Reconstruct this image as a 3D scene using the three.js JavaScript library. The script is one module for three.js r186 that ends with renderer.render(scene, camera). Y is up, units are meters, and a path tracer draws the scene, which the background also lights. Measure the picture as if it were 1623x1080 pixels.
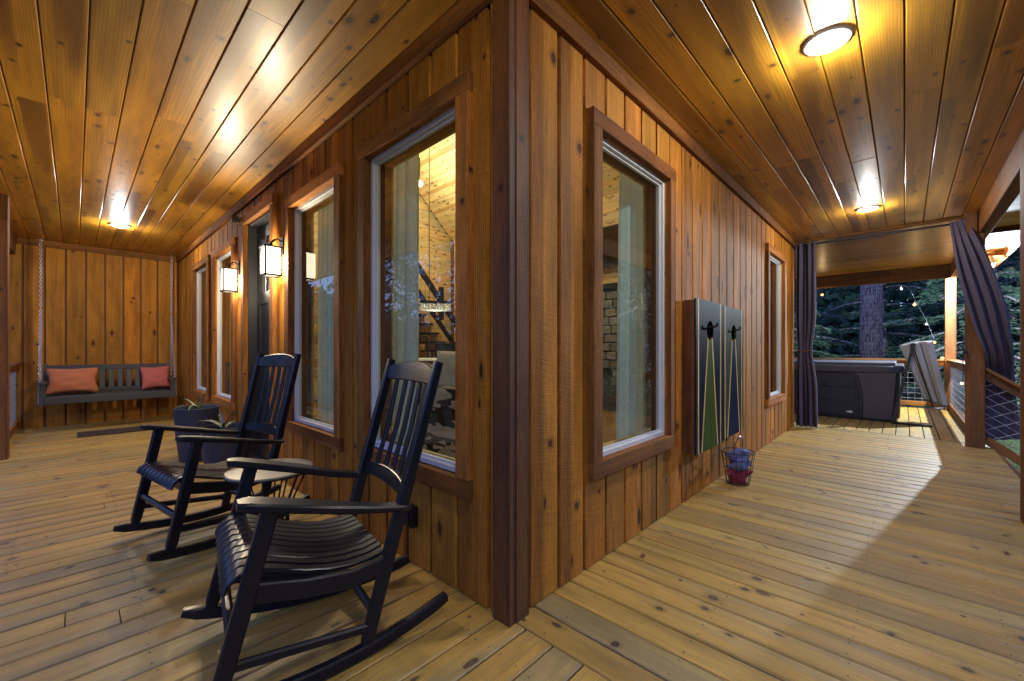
import * as THREE from 'three';
import { mergeGeometries, toCreasedNormals } from 'three/addons/utils/BufferGeometryUtils.js';
import { RectAreaLightUniformsLib } from 'three/addons/lights/RectAreaLightUniformsLib.js';
import { RoundedBoxGeometry } from 'three/addons/geometries/RoundedBoxGeometry.js';

// ---------------------------------------------------------------- camera, sky, exposure
RectAreaLightUniformsLib.init();
const scene = new THREE.Scene();
const W = 1024, H = 681;
const camera = new THREE.PerspectiveCamera(2 * Math.atan(540 / 657) * 180 / Math.PI, W / H, 0.05, 400);
camera.position.set(1.2026, 1.15, 1.2516);
camera.rotation.y = 43.4555 * Math.PI / 180;
camera.setViewOffset(W, H, 0, -14 * H / 1080, W, H);
scene.add(camera);

const renderer = new THREE.WebGLRenderer({ antialias: true });
renderer.setSize(W, H);
renderer.toneMapping = THREE.LinearToneMapping;
renderer.toneMappingExposure = 1.0;
renderer.shadowMap.enabled = true;

{ // dusk sky: deep blue above, paler towards the horizon
  const w = 64, h = 64, d = new Float32Array(w * h * 4);
  const top = [0.34, 0.55, 1.6], hor = [0.66, 0.9, 1.8];
  for (let y = 0; y < h; y++) for (let x = 0; x < w; x++) {
    const e = Math.sin(((y + 0.5) / h - 0.5) * Math.PI), k = Math.pow(1 - Math.max(0, e), 2.2), i = (y * w + x) * 4;
    for (let c = 0; c < 3; c++) d[i + c] = (top[c] + (hor[c] - top[c]) * k) * (e < 0 ? 0.3 : 1);
    d[i + 3] = 1;
  }
  const t = new THREE.DataTexture(d, w, h, THREE.RGBAFormat, THREE.FloatType);
  t.mapping = THREE.EquirectangularReflectionMapping; t.magFilter = THREE.LinearFilter; t.minFilter = THREE.LinearFilter; t.needsUpdate = true;
  scene.background = t; scene.environment = t;
  scene.backgroundIntensity = 1.0; scene.environmentIntensity = 1.0;
}
const sun = new THREE.DirectionalLight(new THREE.Color(0.75, 0.85, 1), 0.03);   // afterglow, almost gone
sun.position.set(14, 12, 20); sun.target.position.set(0, 0, 0); sun.castShadow = true; sun.shadow.radius = 40;
Object.assign(sun.shadow.camera, { left: -15, right: 15, top: 15, bottom: -15, near: 1, far: 80 });
scene.add(sun, sun.target);

// ---------------------------------------------------------------- helpers
let seed = 12345;
const rnd = () => { seed = (seed * 1664525 + 1013904223) >>> 0; return seed / 4294967296; };
const rr = (a, b) => a + (b - a) * rnd();
const V = (x, y, z) => new THREE.Vector3(x, y, z);
const taken = {};
function numbered(n) { const k = taken[n] = (taken[n] ?? -1) + 1; return k ? n + '_' + String(k).padStart(3, '0') : n; }
function fin(m) { m.castShadow = true; m.receiveShadow = true; return m; }
function part(name, geo, mat, parent, pos) {
  const m = fin(new THREE.Mesh(Array.isArray(geo) ? mergeGeometries(geo.map(g => { const q = g.index ? g.toNonIndexed() : g; for (const k of Object.keys(q.attributes)) if (!['position', 'normal', 'uv'].includes(k)) q.deleteAttribute(k); return q; })) : geo, mat));
  m.name = name; if (pos) m.position.set(...pos);
  parent.add(m); return m;
}
function thing(name, label, category, pos = [0, 0, 0], group) {
  const g = new THREE.Group(); g.name = numbered(name); g.position.set(...pos);
  g.userData = { label, category }; if (group) g.userData.group = group;
  scene.add(g); return g;
}
function solo(name, geo, mat, label, category, pos, group) {
  const m = part(numbered(name), geo, mat, scene, pos); m.userData = { label, category }; if (group) m.userData.group = group; return m;
}
function structure(name, label) { const g = new THREE.Group(); g.name = numbered(name); g.userData = { kind: 'structure', label }; scene.add(g); return g; }

// a bar with chamfered edges swept along points; w across, h along the up hint; uv in metres
function rail(pts, w, h, opt = {}) {
  pts = pts.map(p => p.isVector3 ? p : V(...p));
  const n = pts.length, up0 = opt.up ? V(...opt.up) : V(0, 1, 0), bev = opt.bevel ?? 0.004;
  const wa = i => Array.isArray(w) ? w[i] : w, ha = i => Array.isArray(h) ? h[i] : h;
  const rings = [], lens = [0];
  for (let i = 0; i < n; i++) {
    const t = V(0, 0, 0); if (i < n - 1) t.add(pts[i + 1].clone().sub(pts[i]).normalize()); if (i > 0) t.add(pts[i].clone().sub(pts[i - 1]).normalize()); t.normalize();
    let side = t.clone().cross(up0); if (side.lengthSq() < 1e-6) side = t.clone().cross(V(0, 0, 1)); side.normalize();
    const up = side.clone().cross(t).normalize(), a = wa(i) / 2, b = ha(i) / 2, e = Math.min(bev, a * .8, b * .8);
    rings.push([[a, -b + e], [a, b - e], [a - e, b], [-a + e, b], [-a, b - e], [-a, -b + e], [-a + e, -b], [a - e, -b]].map(([x, y]) => pts[i].clone().addScaledVector(side, x).addScaledVector(up, y)));
    if (i) lens.push(lens[i - 1] + pts[i].distanceTo(pts[i - 1]));
  }
  const pos = [], uv = [];
  const per = [0]; for (let k = 0; k < 8; k++) per.push(per[k] + rings[0][k].distanceTo(rings[0][(k + 1) % 8]));
  const put = (p, u, v) => { pos.push(p.x, p.y, p.z); uv.push(u, v); };
  const u0 = opt.u0 ?? 0, v0 = opt.v0 ?? 0;
  for (let i = 0; i < n - 1; i++) for (let k = 0; k < 8; k++) {
    const A = rings[i][k], B = rings[i][(k + 1) % 8], C = rings[i + 1][(k + 1) % 8], D = rings[i + 1][k];
    const f0 = opt.face ? 0 : per[k] + v0, f1 = opt.face ? per[k + 1] - per[k] : per[k + 1] + v0, uk = u0 + (opt.face ? k * .07 : 0);
    const a = [lens[i] + uk, f0], b = [lens[i] + uk, f1], c = [lens[i + 1] + uk, f1], d = [lens[i + 1] + uk, f0];
    put(A, ...a); put(B, ...b); put(C, ...c); put(A, ...a); put(C, ...c); put(D, ...d);
  }
  for (const [i, f] of [[0, 1], [n - 1, -1]]) for (let k = 1; k < 7; k++) {
    const q = f > 0 ? [0, k + 1, k] : [0, k, k + 1];
    for (const j of q) { const d = rings[i][j].clone().sub(pts[i]); put(rings[i][j], u0 + d.x + d.z, v0 + d.y); }
  }
  let g = new THREE.BufferGeometry();
  g.setAttribute('position', new THREE.Float32BufferAttribute(pos, 3)); g.setAttribute('uv', new THREE.Float32BufferAttribute(uv, 2));
  if (opt.smooth === false || n === 2) g.computeVertexNormals(); else g = toCreasedNormals(g, 0.6);
  return g;
}
const box = (x0, x1, y0, y1, z0, z1) => { const g = new THREE.BoxGeometry(x1 - x0, y1 - y0, z1 - z0).toNonIndexed(); g.translate((x0 + x1) / 2, (y0 + y1) / 2, (z0 + z1) / 2); boxUV(g); return g; };
function boxUV(g) { const p = g.attributes.position, n = g.attributes.normal, u = g.attributes.uv; for (let i = 0; i < p.count; i++) { const ax = Math.abs(n.getX(i)), ay = Math.abs(n.getY(i)); if (ay > .7) u.setXY(i, p.getX(i), p.getZ(i)); else if (ax > .7) u.setXY(i, p.getY(i), p.getZ(i)); else u.setXY(i, p.getY(i), p.getX(i)); } }
const cyl = (r0, r1, h, seg, x, y, z) => { const g = new THREE.CylinderGeometry(r0, r1, h, seg).toNonIndexed(); g.translate(x, y, z); return g; };
const tube = (pts, r, seg = 24, rad = 8) => new THREE.TubeGeometry(new THREE.CatmullRomCurve3(pts.map(p => p.isVector3 ? p : V(...p))), seg, r, rad, false).toNonIndexed();
const lathe = (pts, seg = 32) => new THREE.LatheGeometry(pts.map(p => new THREE.Vector2(...p)), seg).toNonIndexed();

// noise on a hashed lattice
function hash(x, y, s) { let h = (x * 374761393 + y * 668265263 + s * 974634777) | 0; h = Math.imul(h ^ (h >>> 13), 1274126177); return ((h ^ (h >>> 16)) >>> 0) / 4294967296; }
function noise(x, y, s) { const i = Math.floor(x), j = Math.floor(y); let u = x - i, v = y - j; u = u * u * (3 - 2 * u); v = v * v * (3 - 2 * v); const a = hash(i, j, s), b = hash(i + 1, j, s), c = hash(i, j + 1, s), d = hash(i + 1, j + 1, s); return a + (b - a) * u + (c - a) * v + (a - b - c + d) * u * v; }
const smooth = (a, b, x) => { x = Math.min(1, Math.max(0, (x - a) / (b - a))); return x * x * (3 - 2 * x); };
function tex(data, w, h, srgb) { const t = new THREE.DataTexture(data, w, h); t.wrapS = t.wrapT = THREE.RepeatWrapping; t.magFilter = THREE.LinearFilter; t.minFilter = THREE.LinearMipmapLinearFilter; t.generateMipmaps = true; t.anisotropy = 8; if (srgb) t.colorSpace = THREE.SRGBColorSpace; t.needsUpdate = true; return t; }

// wood atlas: ROWS different boards, each 4 m long and bw wide
const ROWS = 8, ALEN = 4;
function woodAtlas(o) {
  const w = o.w ?? 2048, h = o.h ?? 1024, rh = h / ROWS, bw = o.bw, col = new Uint8Array(w * h * 4), bmp = new Uint8Array(w * h * 4), s = o.seed;
  const save = seed; seed = s * 7919 + 17;
  for (let r = 0; r < ROWS; r++) {
    const knots = [], nk = Math.round(rr(o.knots[0], o.knots[1]));
    for (let k = 0; k < nk; k++) knots.push([rr(0.05, ALEN - .05), rr(.12, .88) * bw, rr(o.kr[0], o.kr[1]), rr(.75, 1), rnd() < .25 ? rr(4, 12) : rr(.8, 2.6)]);
    const pith = rr(-.5, 1.5) * bw, tone = 1 + rr(-o.tone, o.tone), red = rr(-1, 1) * o.hue, streak = rr(.0, 1), fr = rr(.75, 1.25) * o.freq, ph = rr(-.02, .02);
    for (let y = 0; y < rh; y++) for (let x = 0; x < w; x++) {
      const um = x / w * ALEN, vm = y / rh * bw; let dv = 0, kd = 0, halo = 0;
      for (const [ku, kv, kr, ks, kx] of knots) {
        const a = um - ku; if (a > .4 || a < -.4) continue; const b = vm - kv, e2 = (a * a) / (kr * kr * kx) + (b * b) / (kr * kr);
        dv += kr * 1.1 * Math.exp(-(a * a) / (kr * kr * 18)) * Math.exp(-(b * b) / (kr * kr * 6)) * (b > 0 ? 1 : -1);
        const e = Math.sqrt(e2) + .25 * (noise(um * 90, vm * 90, s + 5) - .5);
        kd = Math.max(kd, ks * (1 - smooth(.86, 1.0, e)) * (.62 + .38 * smooth(.35, .9, Math.abs(Math.sin(e * 9 + .6)) * .5 + e * .6))); halo = Math.max(halo, (1 - smooth(.9, 2.6, e)) * .8);
      }
      const wv = .02 * (noise(um * .7, r * 7.3, s + 1) - .5) + .005 * (noise(um * 3.1, vm * 30, s + 2) - .5) + .0016 * (noise(um * 9, vm * 140, s + 9) - .5);
      const q = vm - pith + dv + wv, rad = Math.sqrt(q * q + Math.pow((um - 2) * ph, 2) + 1e-5);
      let ring = rad * fr; ring -= Math.floor(ring);
      const late = smooth(.35, .9, ring) * (1 - smooth(.93, 1, ring)) * (.55 + .45 * noise(um * 1.3, vm * 40, s + 3));
      const fib = noise(um * 10, vm * 900, s + 4) - .5, fib2 = noise(um * 45, vm * 1600, s + 6) - .5;
      const blot = noise(um * 1.7, vm * 14 + r * 9, s + 7) * .6 + noise(um * 5, vm * 40, s + 8) * .4;
      let st = streak * smooth(.6, .8, noise(um * .35, vm * 16 + r * 31, s + 10)) * o.streak;
      const saw = o.saw ? (noise(um * 260 + 8 * Math.sin(vm * 9), vm * 12, s + 11) - .5) : 0;
      let k = tone * (1 + fib * o.fiber + fib2 * o.fiber * .6 + (blot - .5) * o.blotch + saw * o.saw);
      const m = Math.min(1, late * o.ringAmt), i = ((r * rh + y) * w + x) * 4;
      let grey = o.grey ? o.grey * smooth(.35, .75, noise(um * 1.1 + r * 3, vm * 9 + r * 5, s + 12) * .7 + noise(um * 8, vm * 120, s + 13) * .3) : 0;
      for (let c = 0; c < 3; c++) {
        let v = o.base[c] + (o.late[c] - o.base[c]) * m;
        v += (o.heart[c] - v) * st; v += (o.heart[c] - v) * halo * o.halo;
        if (grey) v += (o.greyCol[c] - v) * grey;
        v *= k * (1 + red * (c === 0 ? .05 : c === 2 ? -.12 : -.02));
        v += (o.knot[c] - v) * kd;
        col[i + c] = Math.max(0, Math.min(255, v));
      }
      col[i + 3] = 255;
      const b = 128 + (fib * 60 + fib2 * 40 - late * 26 + saw * 110 * (o.saw ? 1 : 0)) - kd * 60 * noise(um * 200, vm * 200, s + 14);
      bmp[i] = bmp[i + 1] = bmp[i + 2] = Math.max(0, Math.min(255, b)); bmp[i + 3] = 255;
    }
  }
  seed = save;
  return { map: tex(col, w, h, true), bump: tex(bmp, w, h, false) };
}
const A_siding = woodAtlas({ seed: 3, bw: .2, knots: [1, 10], kr: [.004, .016], tone: .12, hue: .5, freq: 105, fiber: .24, blotch: .36, saw: .09, streak: .9, halo: .6, ringAmt: .95, base: [186, 122, 38], late: [120, 74, 18], heart: [96, 54, 14], knot: [54, 26, 11] });
const A_pine = woodAtlas({ seed: 11, bw: .17, knots: [4, 16], kr: [.004, .014], tone: .08, hue: .35, freq: 80, fiber: .09, blotch: .34, saw: 0, streak: .75, halo: .6, ringAmt: .55, base: [200, 146, 42], late: [148, 102, 24], heart: [114, 72, 20], knot: [54, 28, 10] });
const A_deck = woodAtlas({ seed: 23, bw: .137, knots: [3, 9], kr: [.005, .017], tone: .055, hue: .5, freq: 125, fiber: .2, blotch: .34, saw: 0, streak: .35, halo: .6, ringAmt: .7, grey: .5, greyCol: [150, 136, 104], base: [190, 152, 70], late: [138, 104, 42], heart: [120, 88, 36], knot: [54, 40, 28] });
const A_int = woodAtlas({ seed: 37, w: 1024, h: 1024, bw: .17, knots: [8, 16], kr: [.008, .018], tone: .1, hue: .6, freq: 90, fiber: .06, blotch: .18, saw: 0, streak: .8, halo: .6, ringAmt: .5, base: [214, 184, 126], late: [186, 146, 88], heart: [156, 110, 60], knot: [80, 50, 26] });
const A_trim = woodAtlas({ seed: 51, w: 1024, h: 1024, bw: .2, knots: [1, 5], kr: [.006, .015], tone: .14, hue: .25, freq: 170, fiber: .42, blotch: .5, saw: .12, streak: .8, halo: .5, ringAmt: .95, base: [148, 94, 38], late: [104, 60, 21], heart: [90, 48, 18], knot: [40, 22, 14] });

function woodMat(name, A, rough, bumpScale, extra = {}) { const { color, ...e } = extra; const m = new THREE.MeshPhysicalMaterial({ map: A.map, bumpMap: A.bump, bumpScale, roughness: rough, ...e }); if (color) m.color.setRGB(...color); m.name = name; return m; }
const M = {};
M.siding = woodMat('siding', A_siding, .74, .002, { specularIntensity: .55 });
M.ceil = woodMat('ceiling', A_pine, .45, .0004, { clearcoat: .5, clearcoatRoughness: .3 });
M.deck = woodMat('deck', A_deck, .58, .0008, { clearcoat: .22, clearcoatRoughness: .34 });
M.inter = woodMat('interior', A_int, .45, .0002);
M.trim = woodMat('trim', A_trim, .8, .002, { specularIntensity: .55 });
M.corner = woodMat('corner', A_trim, .7, .002, { color: [.5, .44, .34], clearcoat: .04, clearcoatRoughness: .4 });
M.post = woodMat('post', A_trim, .65, .0008, { color: [.78, .8, .78] });
M.intFloor = woodMat('interior floor', A_deck, .4, .0003, { color: [.6, .5, .42] });
const flat = (r, g, b, rough = .6, extra = {}) => { const m = new THREE.MeshPhysicalMaterial({ roughness: rough, ...extra }); m.color.setRGB(r, g, b); return m; };
M.sheath = flat(.16, .065, .025, .8);
M.vinyl = flat(.66, .66, .65, .4);
M.black = flat(.012, .012, .014, .35);
M.iron = flat(.018, .018, .019, .5, { metalness: .4 });
M.steel = flat(.62, .63, .66, .3, { metalness: 1 });
M.glass = new THREE.MeshPhysicalMaterial({ roughness: 0.0, transmission: 1, thickness: 0, ior: 1.95, color: 0xffffff, side: THREE.DoubleSide }); M.glass.color.setRGB(.62, .74, .71);

// small-scale grain for painted, cloth and plastic surfaces
function grain(s, fu, fv, size = 512) { const d = new Uint8Array(size * size * 4); for (let y = 0; y < size; y++) for (let x = 0; x < size; x++) { const v = 128 + 120 * ((noise(x / size * fu, y / size * fv, s) - .5) + .5 * (noise(x / size * fu * 3, y / size * fv * 3, s + 1) - .5)); const i = (y * size + x) * 4; d[i] = d[i + 1] = d[i + 2] = v; d[i + 3] = 255; } return tex(d, size, size); }
const G_brush = grain(5, 24, 220), G_noise = grain(9, 120, 120);
M.paint = flat(.007, .0078, .012, .36, { bumpMap: G_brush, bumpScale: .0006, specularIntensity: .75, clearcoat: .12, clearcoatRoughness: .2 });
M.swing = flat(.05, .05, .052, .45, { bumpMap: G_brush, bumpScale: .0005 });

// plank: length on x, thickness on y (face up), width on z; map row of the atlas
function plank(len, wid, thk, bev, row, uo, bw) {
  const a = len / 2, b = wid / 2, y0 = -thk, pos = [], uv = [], vv = z => (row + .04 + .92 * Math.min(1, Math.max(0, (z + b) / Math.max(bw, wid)))) / ROWS, U = x => (uo + x + a) / ALEN;
  const q = (A, B, C, D) => { for (const p of [A, B, C, A, C, D]) { pos.push(p[0], p[1], p[2]); uv.push(U(p[0]), vv(p[2])); } };
  const P = [[0, -b + bev], [0, b - bev], [-bev, b], [y0, b], [y0, -b], [-bev, -b]];
  for (let k = 0; k < 6; k++) { const [ya, za] = P[k], [yb, zb] = P[(k + 1) % 6]; q([-a, ya, za], [-a, yb, zb], [a, yb, zb], [a, ya, za]); }
  for (const [x, f] of [[a, 1], [-a, -1]]) for (let k = 1; k < 5; k++) for (const j of f > 0 ? [0, k, k + 1] : [0, k + 1, k]) { pos.push(x, P[j][0], P[j][1]); uv.push(U(x), vv(P[j][1])); }
  const g = new THREE.BufferGeometry(); g.setAttribute('position', new THREE.Float32BufferAttribute(pos, 3)); g.setAttribute('uv', new THREE.Float32BufferAttribute(uv, 2)); g.computeVertexNormals(); return g;
}
const basis = (x, y, z) => new THREE.Quaternion().setFromRotationMatrix(new THREE.Matrix4().makeBasis(V(...x), V(...y), V(...z)));
const Q = { wallZ: basis([0, 1, 0], [0, 0, 1], [1, 0, 0]), wallX: basis([0, 1, 0], [1, 0, 0], [0, 0, -1]), deckX: basis([1, 0, 0], [0, 1, 0], [0, 0, 1]), deckZ: basis([0, 0, 1], [0, 1, 0], [-1, 0, 0]), ceilX: basis([1, 0, 0], [0, -1, 0], [0, 0, -1]), ceilZ: basis([0, 0, 1], [0, -1, 0], [1, 0, 0]), wallZb: basis([0, 1, 0], [0, 0, -1], [-1, 0, 0]), hX: basis([0, 0, 1], [1, 0, 0], [0, 1, 0]), hZ: basis([1, 0, 0], [0, 0, 1], [0, -1, 0]) };
function lay(name, parent, mat, q, pos, len, wid, thk, bev, bw) {
  const m = part(name, plank(len, wid, thk, bev, Math.floor(rnd() * ROWS), rnd() * Math.max(0.02, ALEN - len), bw), mat, parent, pos); m.quaternion.copy(q); return m;
}
// trim piece with wood along its own length
function stick(name, parent, mat, p0, p1, w, h, up, bevel = .004) {
  const row = Math.floor(rnd() * ROWS), g = rail([p0, p1], w, h, { up, bevel, face: true }), u = g.attributes.uv, L = V(...p0).distanceTo(V(...p1)), off = rnd() * Math.max(.02, ALEN - L);
  for (let i = 0; i < u.count; i++) u.setXY(i, (u.getX(i) + off) / ALEN, (row + .05 + .9 * Math.min(1, Math.abs(u.getY(i)) / .2)) / ROWS);
  return part(name, g, mat, parent);
}
const CEIL = 2.76;
// ================================================================ the setting
// ---- ground
{
  const g = new THREE.PlaneGeometry(240, 240, 120, 120); g.rotateX(-Math.PI / 2); const p = g.attributes.position;
  for (let i = 0; i < p.count; i++) { const x = p.getX(i), z = p.getZ(i), d = Math.hypot(x + 2, z + 2); p.setY(i, -.55 + (d > 11 ? .5 * (noise(x * .15, z * .15, 4) - .5) : 0)); }
  g.computeVertexNormals(); const u = g.attributes.uv; for (let i = 0; i < u.count; i++) u.setXY(i, p.getX(i) / 3, p.getZ(i) / 3);
  const S = 512, d = new Uint8Array(S * S * 4); for (let y = 0; y < S; y++) for (let x = 0; x < S; x++) { const n = noise(x / 6, y / 6, 71) * .5 + noise(x / 30, y / 30, 72) * .5, i = (y * S + x) * 4; d[i] = 40 + 40 * n; d[i + 1] = 52 + 40 * n; d[i + 2] = 26 + 18 * n; d[i + 3] = 255; }
  const m = part('ground', g, new THREE.MeshStandardMaterial({ map: tex(d, S, S, true), roughness: .95 }), scene); m.userData = { kind: 'structure', label: 'dark grassy ground around the raised porch' };
}
// ---- porch floor: boards run square to each wall
const EDGE = 1.95, PITCH = .1397, XJ = -.068;
{
  const f = structure('porch_floor', 'weathered yellow brown timber deck of the wraparound porch');
  for (let x = XJ + 13.5 * PITCH; x > -8.05; x -= PITCH) {                        // boards along z, left porch and in front of the corner
    const w = PITCH - .008, y = rr(-.0012, .0012), z0 = x > -.09 ? -.024 : -.03, hi = Math.min(x + w / 2, EDGE), lo = x - w / 2; if (hi - lo < .02) continue;
    const put = (p, q) => lay('deck_board', f, M.deck, Q.deckZ, [(hi + lo) / 2, y, (p + q) / 2], q - p - .004, hi - lo, .03, .005, .137);
    if (rnd() < .3 && x < -1.2) { const m = rr(.5, 1.5); put(z0, m); put(m, EDGE); } else put(z0, EDGE);
  }
  for (let z = -.027 - PITCH / 2; z > -6.30; z -= PITCH) {                          // right porch, boards along x
    const w = PITCH - .008, y = rr(-.0012, .0012);
    const put = (p, q) => lay('deck_board', f, M.deck, Q.deckX, [(p + q) / 2, y, z], q - p - .004, w, .03, .005, .137);
    if (rnd() < .2 && z < -1.5) { const m = rr(.5, 1.4); put(-.02, m); put(m, EDGE); } else put(-.02, EDGE);
  }
  for (let x = EDGE - PITCH / 2; x > -3.2; x -= PITCH) lay('deck_board', f, M.deck, Q.deckZ, [x, rr(-.001, .001), -8.28], 3.9, PITCH - .008, .03, .005, .137);   // rear deck, boards along z
  { // screw heads over the joists: too small to pick apart
    const sp = []; for (let x = XJ + 13.5 * PITCH; x > -8.05; x -= PITCH) for (const z of [.15, .6, 1.05, 1.5, 1.88]) for (const o of [-.04, .04]) sp.push([x + o + rr(-.006, .006), z + rr(-.008, .008)]);
    for (let z = -.027 - PITCH / 2; z > -6.3; z -= PITCH) for (const x of [.15, .6, 1.05, 1.5, 1.88]) for (const o of [-.04, .04]) sp.push([x + rr(-.008, .008), z + o + rr(-.006, .006)]);
    const im = new THREE.InstancedMesh(new THREE.CylinderGeometry(.0033, .0033, .0016, 10), flat(.17, .13, .09, .6), sp.length), m4 = new THREE.Matrix4(); sp.forEach(([x, z], i) => im.setMatrixAt(i, m4.makeTranslation(x, .0012, z))); im.name = 'deck_screw'; im.userData = { kind: 'stuff' }; fin(im); f.add(im);
  }
  // joists under the boards and the rim boards
  const j = []; for (const z of [.15, .6, 1.05, 1.5, 1.88]) j.push(box(-8.05, 0, -.19, -.034, z - .02, z + .02)); for (const x of [.15, .6, 1.05, 1.5, 1.88]) j.push(box(x - .02, x + .02, -.19, -.034, -6.3, 1.9));
  for (const z of [-6.5, -7.4, -8.3, -9.2, -10.1]) j.push(box(-3.2, 1.9, -.19, -.034, z - .02, z + .02));
  part('joist_frame', j, M.post, f);
  stick('rim_board', f, M.post, [EDGE + .02, -.11, 1.97], [EDGE + .02, -.11, -10.24], .035, .2, [0, 1, 0]);
  stick('rim_board', f, M.post, [-8.05, -.11, EDGE + .02], [EDGE, -.11, EDGE + .02], .035, .2, [0, 1, 0]);
}
// ---- porch ceiling: tongue and groove boards along each wall
{
  const c = structure('porch_ceiling', 'glossy varnished knotty pine board ceiling of the porch'), P = .169, w = P - .005;
  for (let z = .02 + P / 2; z < 1.9; z += P) { let x = -8.0; while (x < 1.9) { const e = Math.min(1.9, x + rr(1.6, 3.6)); const e2 = 1.9 - e < .5 ? 1.9 : e; lay('ceiling_board', c, M.ceil, Q.ceilX, [(x + e2) / 2, CEIL + rr(0, .0008), z], e2 - x - .002, w, .02, .004, .17); x = e2; } }
  for (let x = .02 + P / 2; x < 1.9; x += P) { let z = 0; while (z > -6.14) { const e = Math.max(-6.14, z - rr(1.6, 3.6)); const e2 = e + 6.14 < .5 ? -6.14 : e; lay('ceiling_board', c, M.ceil, Q.ceilZ, [x, CEIL + rr(0, .0008), (z + e2) / 2], z - e2 - .002, w, .02, .004, .17); z = e2; } }
  for (let z = -6.16 - P / 2; z > -10.2; z -= P) lay('ceiling_board', c, M.ceil, Q.ceilX, [-.55, CEIL + rr(0, .0008), z], 4.9, w, .02, .004, .17);   // rear porch, boards across
  part('roof_deck', [box(-8.3, 2.45, 2.79, 2.9, 0, 2.45), box(-.02, 2.45, 2.79, 2.9, -10.7, -.002), box(-3.2, -.022, 2.79, 2.9, -10.7, -6.1)], M.sheath, c);
}
// ---- cabin: walls with siding, windows, door, interior
const cabin = thing('cabin', 'wood sided cabin with tall windows and dark front door under the porch', 'cabin');
const WINL = [[-1.29, -.228], [-2.595, -1.545], [-5.345, -4.25], [-6.615, -5.54]], WINR = [[-1.665, -.60], [-5.425, -4.40]];
const SY0 = .465, SILL = .555, HEADB = 2.325, HEADT = 2.415, TW = .09, PR = .035;
const DOOR = [-3.935, -2.9];
const holesL = WINL.map(([a, b]) => [a + TW, b - TW, SILL, HEADB]).concat([[DOOR[0] + TW, DOOR[1] - TW, 0, 2.46]]);
const holesR = WINR.map(([a, b]) => [a + TW, b - TW, SILL, HEADB]);
function sheathing(a, b, top, holes, mk) {        // boxes of a wall around its openings
  const out = [], hs = [...holes].sort((p, q) => p[0] - q[0]); let x = a;
  for (const [h0, h1, y0, y1] of hs) { out.push(mk(x, h0, -.2, top)); if (y0 > 0) out.push(mk(h0, h1, -.2, y0)); out.push(mk(h0, h1, y1, top)); x = h1; }
  out.push(mk(x, b, -.2, top)); return out;
}
function sideWall(wall, a, b, top, holes, q, at, bw, first) {
  for (let x = first; x > a; x -= .2155) {
    let p = Math.max(a, x - .2155 + .011), r = Math.min(b, x - .011); if (r - p < .03) continue;
    const h = holes.find(([h0, h1]) => h1 > p && h0 < r);
    const row = Math.floor(rnd() * ROWS), uo = rnd() * (ALEN - 2.75);
    const piece = (x0, x1, y0, y1) => { const m = part('siding_board', plank(y1 - y0, x1 - x0, .022, .004, row, uo + y0, bw), M.siding, wall, at((x0 + x1) / 2, (y0 + y1) / 2)); m.quaternion.copy(q); };
    if (!h) piece(p, r, .006, top);
    else if (h[0] <= p && h[1] >= r) { if (h[2] > .05) piece(p, r, .006, h[2]); piece(p, r, h[3], top); }
    else { // notched round the opening
      const pts = h[0] > p ? [[p, .006], [h[2] > .05 ? r : h[0], .006], ...(h[2] > .05 ? [[r, h[2]], [h[0], h[2]]] : []), [h[0], h[3]], [r, h[3]], [r, top], [p, top]]
        : [[h[2] > .05 ? p : h[1], .006], [r, .006], [r, top], [p, top], [p, h[3]], [h[1], h[3]], ...(h[2] > .05 ? [[h[1], h[2]], [p, h[2]]] : [])];
      // local frame of the plank: x = height, z = along the wall
      const sgn = q === Q.wallX ? -1 : 1, s = new THREE.Shape(pts.map(([u, v]) => new THREE.Vector2(v - (.006 + top) / 2, (u - (p + r) / 2) * sgn)));
      const g = new THREE.ExtrudeGeometry(s, { depth: .022, bevelEnabled: false }).toNonIndexed(), P = g.attributes.position, U = g.attributes.uv;
      for (let i = 0; i < P.count; i++) { const X = P.getX(i), Z = P.getY(i), Y = -P.getZ(i); P.setXYZ(i, X, Y, Z); U.setXY(i, (uo + X + top / 2) / ALEN, (row + .04 + .92 * Math.min(1, Math.max(0, (Z + (r - p) / 2) / bw))) / ROWS); }
      g.computeVertexNormals();
      const m = part('siding_board', g, M.siding, wall, at((p + r) / 2, (.006 + top) / 2)); m.quaternion.copy(q);
    }
  }
}
const TOPY = CEIL - .004, HOUSE_TOP = 4.05, BX = -8.02, BZ = -6.08;
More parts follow.
